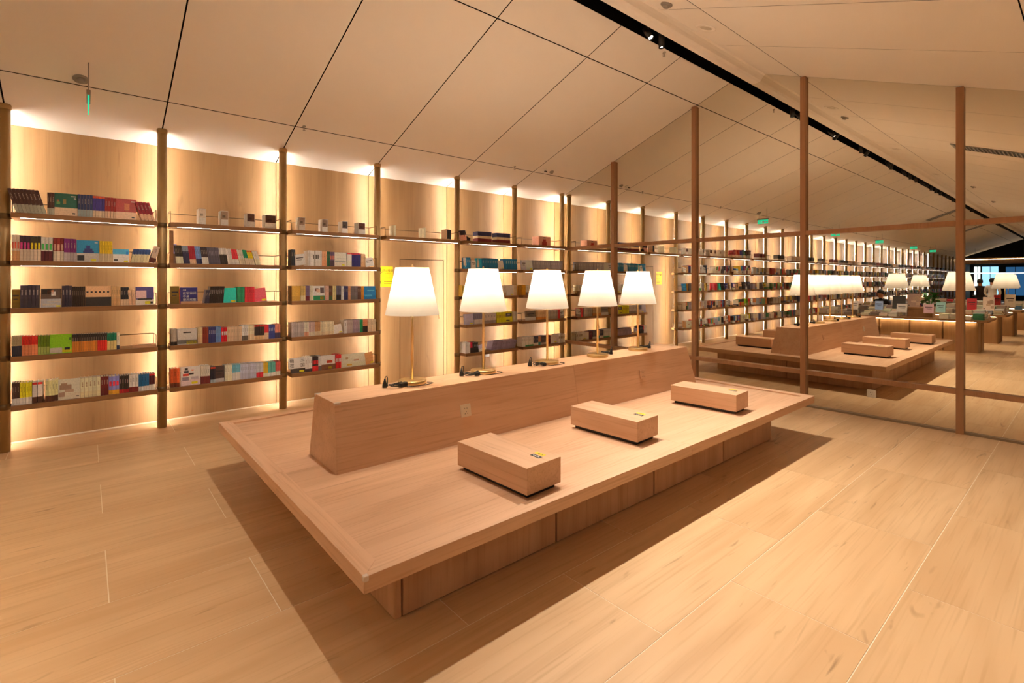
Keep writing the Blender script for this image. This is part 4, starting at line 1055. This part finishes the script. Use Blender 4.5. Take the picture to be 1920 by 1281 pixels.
for i, (x, y) in enumerate(LX):
    t = thing('table_lamp', LLAB[i], 'lamp', (x, y, ZB), (0, 0, 0), 'brass table lamps on the platform back')
    for nm in ('base', 'pole', 'shade', 'finial'): 
        o = obj(nm, LM[nm], t)
        if nm == 'shade': obj('shade_ring', LM['shade_ring'], o)
    bulb(t, P_LAMP, 0.735, 0.05)
    # lead: from the foot round to a coil, an inline switch box and an upright plug
    front = i < 3
    sy = -1 if front else 1
    sx = -1 if i < 3 else 1
    cx_, cy_ = sx * 0.155, sy * (0.055 if front else 0.02)
    pts = [(0.07, -0.085 if front else -0.07, 0.012), (0.10, -0.115 if front else -0.05, 0.008), (0.02, -0.13 if front else 0.04, 0.006), (-0.07, -0.125 if front else 0.10, 0.007), (sx * 0.11, sy * 0.085, 0.012)]
    if not front: pts = [(0.06, 0.08, 0.012), (0.10, 0.085, 0.010), (0.12, 0.06, 0.012)]
    sm = []
    for k in range(len(pts) - 1):
        for j in range(4):
            u = j / 4; p0 = Vector(pts[max(k - 1, 0)]); p1 = Vector(pts[k]); p2 = Vector(pts[k + 1]); p3 = Vector(pts[min(k + 2, len(pts) - 1)])
            sm.append(0.5 * ((2 * p1) + (p2 - p0) * u + (2 * p0 - 5 * p1 + 4 * p2 - p3) * u * u + (3 * p1 - p0 - 3 * p2 + p3) * u ** 3))
    lead = MB().tube([tuple(p) for p in sm] + coil(i + 1, cx_, cy_, sx), 0.0030, 6).build('power_lead', 'black_rubber', t)
    MB().box(-0.036, 0.036, -0.016, 0.016, 0.002, 0.028).build('switch_box', 'black_rubber', lead, (cx_ + 0.045 * (1 if front else -0.2), cy_ + sy * 0.012, 0.002), (0, 0, RAD(25 + 20 * i)), bevel=0.006)
    pg = MB(); pg.lathe([(0.0, 0.0), (0.017, 0.001), (0.017, 0.018), (0.009, 0.040), (0.005, 0.058), (0.0, 0.058)], 14, close=False)
    for s_ in (-1, 1): pg.box(s_ * 0.006 - 0.0012, s_ * 0.006 + 0.0012, -0.003, 0.003, -0.001, 0.002)
    pg.tube([(0, 0, 0.055), (0.003, 0, 0.07), (0.014, 0, 0.074), (0.019, 0, 0.06), (0.02, 0, 0.02), (0.022, 0, 0.004)], 0.003, 6)
    pg.build('plug', 'black_rubber', lead, (cx_ - 0.04 * sx * -1 - (0.02 if front else 0), cy_ + 0.045 * (1 if front else -0.6), 0.002))

# ------------------------------------------------------------------ ceiling fixtures
SPN = []
def spot(x, y, aim, label, group, first=True, power=None, size=70):
    d = (Vector(aim) - Vector((x, y, 4.15))).normalized()
    q = d.to_track_quat('-Z', 'Y')
    SPN.append(1)
    if 'seen only' in label: label = 'black track spotlight, %s from the mirror in the ridge slot, seen reflected' % nth(len(SPN))
    t = thing('track_spotlight', label, 'spotlight', (x, y, 4.15), None, group)
    Mx = q.to_matrix().to_4x4()
    prof = [(0.029, -0.075), (0.029, 0.085), (0.02, 0.095), (0.0, 0.095)]
    MB().lathe([(0.024, -0.060), (0.031, -0.078), (0.031, 0.085), (0.02, 0.095), (0.0, 0.095)], 16, M=Mx, close=False).build('housing', 'black_metal', t)
    MB().lathe([(0.0, -0.062), (0.0245, -0.061)], 16, M=Mx, close=False).build('lens', 'spot_lens', t)
    MB().tube([(0, 0, 0.02), (0, 0, 0.40)], 0.008, 8).box(-0.06, 0.06, -0.018, 0.018, 0.375, 0.41).build('stem', 'black_metal', t)
    if power:
        l = bpy.data.lights.new('beam', 'SPOT'); l.energy = power; l.color = SPOT_COL; l.spot_size = RAD(size); l.spot_blend = 0.8; l.shadow_soft_size = 0.02
        b = bpy.data.objects.new('beam', l); COL.objects.link(b); b.parent = t
        b.location = d * 0.085; b.rotation_mode = 'QUATERNION'; b.rotation_quaternion = q
    return t
SPY = 3.13
spot(4.57, SPY, (4.2, 0.6, 0), 'black track spotlight tilted towards the camera, left of the pair', 'ridge spotlights', power=P_SPOT * 2.0)
spot(4.82, SPY, (5.0, 3.3, 0), 'black track spotlight pointing straight down, right of the pair', 'ridge spotlights', power=P_SPOT)
mlab = 'black track spotlight in the ridge slot, seen only in the mirror'
for (x, aim, k) in ((3.05, (2.95, 0.1, 0), 2.9), (2.80, (3.0, 6.15, 0.6), 0.8), (1.40, (0.8, 2.6, 0), 0.9), (0.95, (0.3, 6.15, 0.6), 0.6), (-0.6, (-0.9, 1.6, 0), 0.22), (-0.9, (-1.2, 4.4, 0), 0.22)):
    spot(x, SPY, aim, mlab, 'spotlights seen in the mirror', power=P_SPOT * k, size=54 if aim[1] > 6 else (104 if x == 1.40 else 70))
xs = [-2.0 - 0.62 * k for k in range(34)]
for k, x in enumerate(xs):
    spot(x, SPY, (x + R.uniform(-.4, .4), R.choice((1.2, 3.0, 4.4)), 0), mlab, 'spotlights seen in the mirror', power=P_SPOT * 1.2 if k % 3 == 0 else None)

def fill_light(x, y, k):  # unseen lamp added to brighten the near floor and the bench front
    z = RIGHT(EY)
    t = thing('fill_light', 'round added fill light in the unseen flat soffit, %s from the mirror' % nth(k), 'fill_light', (x, y, z), None, 'added fill lights of the flat soffit')
    MB().lathe([(0.055, 0.0), (0.055, -0.004), (0.042, -0.006), (0.040, 0.0)], 24, close=False).build('trim_ring', 'ceiling_paint', t)
    MB().lathe([(0.040, -0.001), (0.0, -0.002)], 20, close=False).build('lens', 'spot_lens', t)
    l = bpy.data.lights.new('beam', 'SPOT'); l.energy = P_FILL; l.color = SPOT_COL; l.spot_size = RAD(140); l.spot_blend = 0.6; l.shadow_soft_size = 0.04
    b = bpy.data.objects.new('beam', l); COL.objects.link(b); b.parent = t; b.location = (0, 0, -0.012)
for k, x in enumerate((6.2, 4.8, 3.0, 1.2, -0.6, -2.4)): fill_light(x, -1.3, k + 1)
def on_slope(o, left=True):
    o.rotation_euler = (math.atan(-0.366 if left else 0.38), 0, 0)
def disc(x, y, left, r, label, group=None):
    F = LEFT if left else RIGHT
    t = thing('ceiling_speaker', label, 'speaker', (x, y, F(y)), None, group); on_slope(t, left)
    MB().lathe([(r, 0.0), (r, -0.006), (r * 0.86, -0.010), (r * 0.80, -0.006), (0, -0.006)], 32, close=False).build('ring', 'ceiling_paint', t)
    m = MB().lathe([(r * 0.80, -0.0055), (0, -0.0075)], 32, close=False).build('grille', 'wall_paint', t)
    return t
disc(4.80, 2.60, False, 0.10, 'round flush ceiling speaker beside the ridge slot')
for k, x in enumerate((1.2, -2.4, -6.0, -9.6)): disc(x, 2.60, False, 0.10, 'round flush ceiling speaker, %s from the mirror, seen reflected' % nth(k + 2), 'speakers seen in the mirror')
def sprinkler(x, y, left, label, group='ceiling sprinklers'):
    F = LEFT if left else RIGHT
    t = thing('sprinkler', label, 'sprinkler', (x, y, F(y)), None, group)
    MB().lathe([(0.018, 0.01), (0.018, -0.006), (0.008, -0.008), (0.008, -0.03), (0.0, -0.03)], 12, close=False).build('body', 'grey_metal', t)
    MB().lathe([(0.0, -0.046), (0.015, -0.045), (0.015, -0.043), (0.0, -0.042)], 12, close=False).build('deflector', 'grey_metal', t)
    m = MB()
    for s_ in (-1, 1): m.tube([(s_ * 0.007, 0, -0.028), (s_ * 0.010, 0, -0.036), (0, 0, -0.045)], 0.0016, 5)
    m.build('frame', 'grey_metal', t)
sprinkler(1.87, 5.80, True, 'small sprinkler head on the ceiling near the third post')
sprinkler(4.98, 5.79, True, 'small sprinkler head on the ceiling near the dome camera')
sprinkler(5.12, 3.29, True, 'small sprinkler head beside the spotlight pair')
for k, x in enumerate((-1.7, -4.9, -8.2, -11.5)): sprinkler(x, 5.80, True, 'small sprinkler head over the shelves, %s from the mirror, seen reflected' % nth(k + 3), 'sprinklers seen in the mirror')
def smoke(x, y, left, label, r=0.055, group=None):
    F = LEFT if left else RIGHT
    t = thing('smoke_detector', label, 'smoke detector', (x, y, F(y)), None, group); on_slope(t, left)
    MB().lathe([(r, 0.004), (r, -0.012), (r * 0.92, -0.018)], 28).build('base', 'grey_metal', t)
    MB().lathe([(r * 0.55, -0.016), (r * 0.50, -0.034), (r * 0.35, -0.040), (0, -0.041)], 24, close=False).build('sensor', 'grey_metal', t)
smoke(-0.03, 5.74, True, 'grey round smoke detector beside the hanging exit sign')
smoke(4.12, 2.62, False, 'round smoke detector at the top edge beside the ridge')
for k, x in enumerate((0.1, -3.6)): smoke(x - 4, 2.1, False, '%s round smoke detector on the camera-side slope, seen in the mirror' % ('nearer', 'farther')[k], group='detectors seen in the mirror')
t = thing('dome_camera', 'white dome security camera with two dark lenses on the ceiling seam', 'camera', (5.56, 5.74, LEFT(5.74))); on_slope(t)
MB().lathe([(0.042, 0.006), (0.042, -0.016), (0.036, -0.026)], 24).build('base', 'white_plastic', t)
MB().lathe([(0.034, -0.024), (0.030, -0.044), (0.016, -0.056), (0.0, -0.058)], 24, close=False).build('dome', 'white_plastic', t)
for s_ in (-1, 1):
    MB().lathe([(0.010, -0.010), (0.010, 0.010), (0, 0.011)], 14, M=Matrix.Translation((s_ * 0.013 - 0.012, -0.030, -0.040)) @ Matrix.Rotation(RAD(110), 4, 'X')).build('lens', 'black_metal', t)
smoke(5.72, 5.74, True, 'small round detector right of the dome camera', 0.036)
def exit_sign(x, y, label, group=None, zt=None):
    z = LEFT(y)
    t = thing('exit_sign', label, 'sign', (x, y, z), None, group)
    MB().tube([(0, 0.10, 0.0 - 0.366 * 0.10), (0, 0.10, -0.20)], 0.004, 6).build('hanger', 'grey_metal', t)
    MB().tube([(0, -0.10, 0.366 * 0.10), (0, -0.10, -0.20)], 0.004, 6).build('hanger', 'grey_metal', t)
    MB().box(-0.014, 0.014, -0.15, 0.15, -0.245, -0.205).build('holder', 'grey_metal', t, bevel=0.003)
    p = MB().box(-0.004, 0.004, -0.13, 0.13, -0.345, -0.245).build('plate', 'exit_green', t)
    m = MB()
    for s_ in (-1, 1):
        for (a, b, c, d) in ((-0.035, 0.005, -0.325, -0.275), (0.01, 0.03, -0.30, -0.29), (0.05, 0.10, -0.305, -0.295), (-0.12, -0.06, -0.31, -0.29)):
            m.box(s_ * 0.0052 - 0.0008, s_ * 0.0052 + 0.0008, a, b, c, d)
    m.build('pictogram', 'white_print', p)
exit_sign(0.02, 5.62, 'green exit sign hanging edge-on from the ceiling, upper left')
for k, x in enumerate((-5.4, -10.4, -15.9, -20.0)): exit_sign(x, 5.62, 'green exit sign, %s from the mirror down the hall, seen reflected' % nth(k + 2), 'exit signs seen in the mirror')
def grille(x, y0, y1, left, wd, label):
    F = LEFT if left else RIGHT; ym_ = (y0 + y1) / 2; L = (y1 - y0) / 2 / math.cos(0.36)
    t = thing('air_grille', label, 'vent', (x, ym_, F(ym_)), None, 'air grilles of the ceiling'); on_slope(t, left)
    f = MB()
    for (a, b, c, d) in ((-wd, -wd + 0.02, -L, L), (wd - 0.02, wd, -L, L), (-wd, wd, -L, -L + 0.02), (-wd, wd, L - 0.02, L)): f.box(a, b, c, d, -0.012, -0.001)
    f.build('frame', 'grey_metal', t)
    MB().box(-wd, wd, -L, L, -0.003, -0.001).build('backing', 'black_metal', t)
    n = int(2 * L / 0.05); sm_ = MB().box(-wd + 0.02, wd - 0.02, -0.006, 0.012, -0.011, -0.004).mesh('slat', 'grey_metal')
    for k in range(n): obj('slat', sm_, t, (0, -L + 0.03 + (2 * L - 0.06) * k / max(1, n - 1), 0))
grille(2.6, 0.55, 1.55, False, 0.22, 'grey slatted air grille on the camera-side slope, nearest the mirror')
grille(-11.2, 3.4, 4.3, True, 0.25, 'grey slatted air grille left of the far ridge, seen in the mirror')
grille(-18.4, 3.4, 4.2, True, 0.25, 'grey slatted air grille farthest along the ridge, seen in the mirror')
# socket on the mirror's foot, and on the shelf wall
def wall_socket(loc, rot, label):
    t = thing('wall_socket', label, 'socket', loc, rot)
    MB().box(-0.043, 0.043, -0.008, 0, -0.043, 0.043).build('plate', 'white_plastic', t, bevel=0.003)
    for (a, c) in ((-0.009, 0.012), (0.009, 0.012), (0, -0.012)): MB().box(a - 0.002, a + 0.002, -0.0088, -0.0078, c - 0.004, c + 0.004).build('slot', 'black_print', t)
wall_socket((MX - 0.001, 1.647, 0.267), (0, 0, -PI / 2), 'white socket plate set low in the mirror')
wall_socket((5.05, WY - 0.001, 0.30), (0, 0, 0), 'white socket plate low on the shelf wall between bays')

# ------------------------------------------------------------------ display tables farther back (seen in the mirror)
def table_meshes():
    L = 3.2; D = 1.25
    top = rbox(-D / 2, D / 2, -L / 2, L / 2, 0.655, 0.70, 0.03).mesh('table_top', 'shelf_oak')
    bases = []
    n = 5; w_ = (L - 0.34) / n
    base = rbox(-0.20, 0.20, -w_ / 2 + 0.003, w_ / 2 - 0.003, 0.0, 0.655, 0.05, 6).mesh('base_block', 'table_oak')
    led = MB().box(-0.012, 0.012, -L / 2 + 0.2, L / 2 - 0.2, 0.640, 0.654).mesh('led_strip', 'led_table')
    return top, base, led, n, w_, L, D
TM = table_meshes()
TLAB = ['long oak display table nearest behind the camera, piled with books, in the mirror', 'second oak display table behind the camera, in the mirror', 'third oak display table behind the camera, in the mirror', 'farthest oak display table behind the camera, in the mirror']
TPOS = [(-1.28, 3.08), (-3.75, 3.02), (-6.25, 2.95), (-8.85, 2.90)]
CLEAR = [(-1.3, 2.02, .26), (-3.9, 3.68, .26), (-8.9, 4.1, .26), (-6.1, 1.72, .26), (-8.9, 1.9, .26), (-1.0, 2.62, .30), (-1.55, 2.55, .22)]   # room for lamps, case and plant
STK = ['c8b8a0', 'd0c0a8', 'b8a890', 'a89884', 'c0ac94', '7c6c60', 'd8ccb8', '8a7a70']
for ti, (tx, ty) in enumerate(TPOS):
    t = thing('display_table', TLAB[ti], 'table', (tx, ty, 0), None, 'display tables')
    top, base, led, n, w_, L, D = TM
    obj('table_top', top, t)
    for k in range(n):
        for sx in (-1, 1):
            obj('base_block', base, t, (sx * 0.22, -L / 2 + 0.17 + w_ * (k + 0.5), 0))
    for sx in (-1, 1): obj('led_strip', led, t, (sx * 0.47, 0, 0))
    y = ty - L / 2 + 0.08
    while y < ty + L / 2 - 0.2:                       # stacks along the edges, taller ones in the middle
        for xi, xo in enumerate((0.48, 0.22, -0.1, -0.45)):
            if R.random() < 0.08: continue
            if any(abs(tx + xo - 0.01 - kx) < kr and abs(y + 0.08 - ky) < kr for kx, ky, kr in CLEAR): continue
            lv = R.randint(3, 6) + (R.randint(2, 5) if 0 < xi < 3 else 0); z = 0.70
            c = alb(R.choice(STK)) if R.random() < 0.75 else alb(R.choice(PALS))
            for q in range(lv):
                th_ = R.uniform(0.016, 0.026); j = R.uniform(-0.008, 0.008)
                Mz = Matrix.Translation((tx + xo + 0.09 + j, y + 0.005 + j, z)) @ Matrix.Rotation(RAD(90), 4, 'Z')
                rest.box(0, 0.155, 0, 0.21, 0, th_ * 0.94, 0, tuple(v * (0.92 + 0.16 * R.random()) for v in c), Mz)
                z += th_
        y += 0.178
# items standing on the first table
def stand_book(x, y, z, w_, h, c, lab, rz=90, motif='plain', dep=0.03):
    m = MB(); book(m, w_, dep, h, [(0.3, alb(c)), (0.7, alb(c))], None, None, Matrix.Rotation(RAD(-12), 4, 'X'), arts(motif, None, R), -w_ / 2)
    o = m.build('display_book', 'printed_paper', None, (x, y, z), (0, 0, RAD(rz)))
    tag(o, lab, 'book', 'books standing on the display tables')
stand_book(-0.78, 2.25, 0.83, 0.16, 0.22, '8fb8e0', 'pale blue glossy book standing on the near display table, in the mirror', 95)
stand_book(-0.80, 2.45, 0.80, 0.17, 0.2, 'c8a0a8', 'pink patterned book standing on the near display table, in the mirror', 88)
stand_book(-0.78, 2.92, 0.80, 0.19, 0.19, 'e0dcd8', 'white book with black lines on the near display table, in the mirror', 92)
stand_book(-1.0, 2.75, 0.92, 0.22, 0.3, '8a7060', 'large grey-brown book with a dark oval, on the near display table', 90, 'ink')
stand_book(-1.0, 3.02, 0.86, 0.24, 0.30, '2c2a26', 'large black book standing on the near display table, in the mirror', 90)
stand_book(-0.8, 3.35, 0.84, 0.15, 0.20, '7890c0', 'light blue book standing at the middle of the near display table', 85)
stand_book(-0.85, 3.85, 0.82, 0.14, 0.21, 'e4d8d8', 'white book leaning at the left of the near display table', 96)
stand_book(-3.2, 1.75, 0.80, 0.20, 0.32, 'c0ac98', 'tall beige book with dark oval on the second display table', 90, 'ink')
stand_book(-3.2, 2.05, 0.80, 0.18, 0.28, 'a02028', 'tall red book on the second display table, in the mirror', 90)
stand_book(-5.8, 1.6, 0.80, 0.20, 0.34, 'd8ccc0', 'tall white book on the third display table, in the mirror', 90)
stand_book(-5.8, 1.85, 0.80, 0.14, 0.32, '9c1c24', 'tall dark red book on the third display table, in the mirror', 90)
bx = thing('wooden_case', 'brown wooden case among the books of the near display table', 'box', (-1.0, 2.62, 0.70))
MB().box(-0.1, 0.1, -0.22, 0.22, 0, 0.22).build('case', 'shelf_oak', bx, bevel=0.004)
MB().box(-0.102, 0.102, -0.222, 0.222, 0.165, 0.17).build('lid_line', 'black_metal', bx)
tag(rest.build('shelf_and_table_books', 'printed_paper'), 'remaining books filling the farther shelves and the display tables', 'books', kind='stuff')
# big lamps on the tables
LB = lamp_meshes(1.3, 1.5)
for k, (x, y, lab) in enumerate(((-1.3, 2.02, 'large white table lamp on the near display table, in the mirror'), (-3.9, 3.68, 'large white table lamp at the left of the second display table'), (-8.9, 4.1, 'large white table lamp on the farthest display table'), (-6.1, 1.72, 'large white table lamp on the third display table'), (-8.9, 1.9, 'large white table lamp at the right of the farthest display table'))):
    t = thing('table_lamp', lab, 'lamp', (x, y, 0.70), None, 'large lamps on the display tables')
    t.scale = (1, 1, 1.22)
    for nm in ('base', 'pole', 'shade', 'finial'): obj(nm, LB[nm], t)
    bulb(t, P_LAMP, 0.70, 0.05)
# potted plants
def plant(x, y, z, s, lab):
    t = thing('potted_plant', lab, 'plant', (x, y, z))
    MB().lathe([(0.03 * s, 0), (0.045 * s, 0.07 * s), (0.04 * s, 0.07 * s), (0.0, 0.06 * s)], 16, close=False).build('pot', 'pot', t)
    lf = MB(); lf.v = [(0, 0, 0), (0.018 * s, 0.03 * s, 0.01 * s), (0, 0.075 * s, 0.0), (-0.018 * s, 0.03 * s, 0.01 * s)]; lf.quadidx((0, 1, 2)); lf.quadidx((0, 2, 3))
    me = lf.mesh('leaf', 'leaf')
    r = random.Random(int(abs(x) * 100))
    for k in range(26):
        a = r.uniform(0, 2 * PI); e = r.uniform(-0.3, 1.1)
        o = obj('leaf', me, t, (0.02 * s * math.cos(a), 0.02 * s * math.sin(a), 0.07 * s + 0.09 * s * r.random()), (e, 0, a))
    m = MB()
    for k in range(5):
        a = 2 * PI * k / 5; m.tube([(0, 0, 0.05 * s), (0.02 * s * math.cos(a), 0.02 * s * math.sin(a), 0.15 * s)], 0.002 * s, 4)
    m.build('stem', 'leaf', t)
plant(-1.32, 6.20, SHZ[2], 1.0, 'small green potted plant on a far middle shelf, in the mirror')
plant(-15.2, 6.20, SHZ[1], 1.0, 'tiny green potted plant far along the shelf wall, in the mirror')
plant(-1.55, 2.55, 0.70, 3.0, 'leafy green plant among the books of the near display table')

# ------------------------------------------------------------------ people in the background (seen in the mirror)
def person(loc, rz, joints, edges, shirt, lab):
    """joints: name -> (x, y, z, radius); one continuous skinned body"""
    t = thing('person', lab, 'person', loc, (0, 0, rz))
    names = list(joints); me = bpy.data.meshes.new('body')
    me.from_pydata([joints[n][:3] for n in names], [(names.index(a), names.index(b)) for a, b in edges], [])
    o = bpy.data.objects.new('body', me); COL.objects.link(o); o.parent = t
    md = o.modifiers.new('skin', 'SKIN'); sv = me.skin_vertices[0].data
    for k, n in enumerate(names):
        r = joints[n][3]; sv[k].radius = (r, r * joints[n][4] if len(joints[n]) > 4 else r)
    sv[names.index('pelvis')].use_root = True
    ss = o.modifiers.new('sub', 'SUBSURF'); ss.levels = 1; ss.render_levels = 1
    dg = bpy.context.evaluated_depsgraph_get(); dg.update()
    m2 = bpy.data.meshes.new_from_object(o.evaluated_get(dg))
    o.modifiers.clear(); o.data = m2
    for mm in (shirt, 'trousers', 'skin'): m2.materials.append(MATS[mm])
    zp = joints['pelvis'][2] ; zn = joints['neck'][2]
    hz = [joints[n] for n in joints if n.startswith('hand')]
    for p in m2.polygons:
        c = p.center; i = 0
        if c.z > zn - 0.005: i = 2
        elif c.z < zp - 0.02 and not any((c - Vector(h[:3])).length < 0.3 for h in hz): i = 1
        if any((c - Vector(h[:3])).length < 0.12 for h in hz): i = 2
        p.material_index = i; p.use_smooth = True
    hd = joints['head']
    hm = MB(); M_ = Matrix.Translation((hd[0], hd[1] - 0.014, hd[2] + 0.020)) @ Matrix.Rotation(RAD(18), 4, 'X')
    hm.lathe([(0.090 * math.sin(PI * 0.62 * k / 9), 0.112 * math.cos(PI * 0.62 * k / 9)) for k in range(10)], 20, M=M_, close=False)
    hm.build('hair', 'hair', t)
    f = MB()
    for s_ in (-1, 1): f.lathe([(0.0, -0.006), (0.009, 0.0), (0.0, 0.006)], 8, M=Matrix.Translation((hd[0] + s_ * 0.034, hd[1] + 0.088, hd[2] + 0.012)), close=False)
    f.build('eyes', 'black_print', t)
    f = MB(); f.lathe([(0.0, 0.018), (0.010, -0.012), (0.0, -0.02)], 8, M=Matrix.Translation((hd[0], hd[1] + 0.095, hd[2] - 0.018)), close=False).build('nose', 'skin', t)
    return t
def standing(h):
    k = h / 1.7
    J = {'pelvis': (0, 0, .93, .13, .8), 'waist': (0, 0, 1.06, .125, .75), 'chest': (0, .01, 1.25, .15, .72), 'neck': (0, 0, 1.42, .055), 'head': (0, .015, 1.56, .085, 1.1), 'crown': (0, .01, 1.65, .07),
         'shL': (-.17, 0, 1.36, .06), 'elL': (-.22, .02, 1.10, .045), 'wrL': (-.18, .18, 1.0, .033), 'handL': (-.14, .26, 1.02, .032),
         'shR': (.17, 0, 1.36, .06), 'elR': (.22, .02, 1.10, .045), 'wrR': (.18, .18, 1.0, .033), 'handR': (.14, .26, 1.02, .032),
         'hpL': (-.09, 0, .86, .095), 'knL': (-.10, .02, .48, .062), 'anL': (-.10, -.02, .09, .045), 'ftL': (-.11, .14, .03, .03),
         'hpR': (.09, 0, .86, .095), 'knR': (.10, .02, .48, .062), 'anR': (.10, -.02, .09, .045), 'ftR': (.11, .14, .03, .03)}
    return {n: tuple([v[0] * k, v[1] * k, v[2] * k, v[3] * k] + list(v[4:])) for n, v in J.items()}
EDG = [('pelvis', 'waist'), ('waist', 'chest'), ('chest', 'neck'), ('neck', 'head'), ('head', 'crown'), ('chest', 'shL'), ('shL', 'elL'), ('elL', 'wrL'), ('wrL', 'handL'), ('chest', 'shR'), ('shR', 'elR'), ('elR', 'wrR'), ('wrR', 'handR'),
       ('pelvis', 'hpL'), ('hpL', 'knL'), ('knL', 'anL'), ('anL', 'ftL'), ('pelvis', 'hpR'), ('hpR', 'knR'), ('knR', 'anR'), ('anR', 'ftR')]
S_ = standing(1.62)
person((-12.4, 2.62, 0), RAD(90), S_, EDG, 'shirt_white', 'person in a white shirt standing with their back turned, in the mirror')
person((-13.2, 3.05, 0), RAD(70), standing(1.58), EDG, 'shirt_dark', 'person in dark clothes beside the white shirt, in the mirror')
sit = dict(S_)
for n, v in standing(1.66).items():
    x, y, z = v[:3]
    if n.startswith(('kn',)): y, z = .42, .47
    elif n.startswith('an'): y, z = .40, .08
    elif n.startswith('ft'): y, z = .54, .03
    elif n.startswith('hp'): y, z = .08, .47
    else:
        z -= .40; y += max(0, (z - .5)) * 0.28
        if n.startswith('hand') or n.startswith('wr'): z += .12; y += .06
    sit[n] = (x, y, z) + v[3:]
person((-5.05, 4.25, 0), RAD(-80), sit, EDG, 'shirt_dark', 'person with black hair seated and reading between the tables, in the mirror')
st = thing('stool', 'low round stool under the seated reader, in the mirror', 'stool', (-5.05, 4.25, 0))
MB().lathe([(0.0, 0.33), (0.17, 0.33), (0.18, 0.35), (0.17, 0.37), (0, 0.37)], 24, close=False).build('seat', 'shelf_oak', st)
for k in range(4):
    a = PI / 4 + k * PI / 2
    MB().tube([(0.11 * math.cos(a), 0.11 * math.sin(a), 0.335), (0.15 * math.cos(a), 0.15 * math.sin(a), 0)], 0.014, 8).build('leg', 'shelf_oak', st)
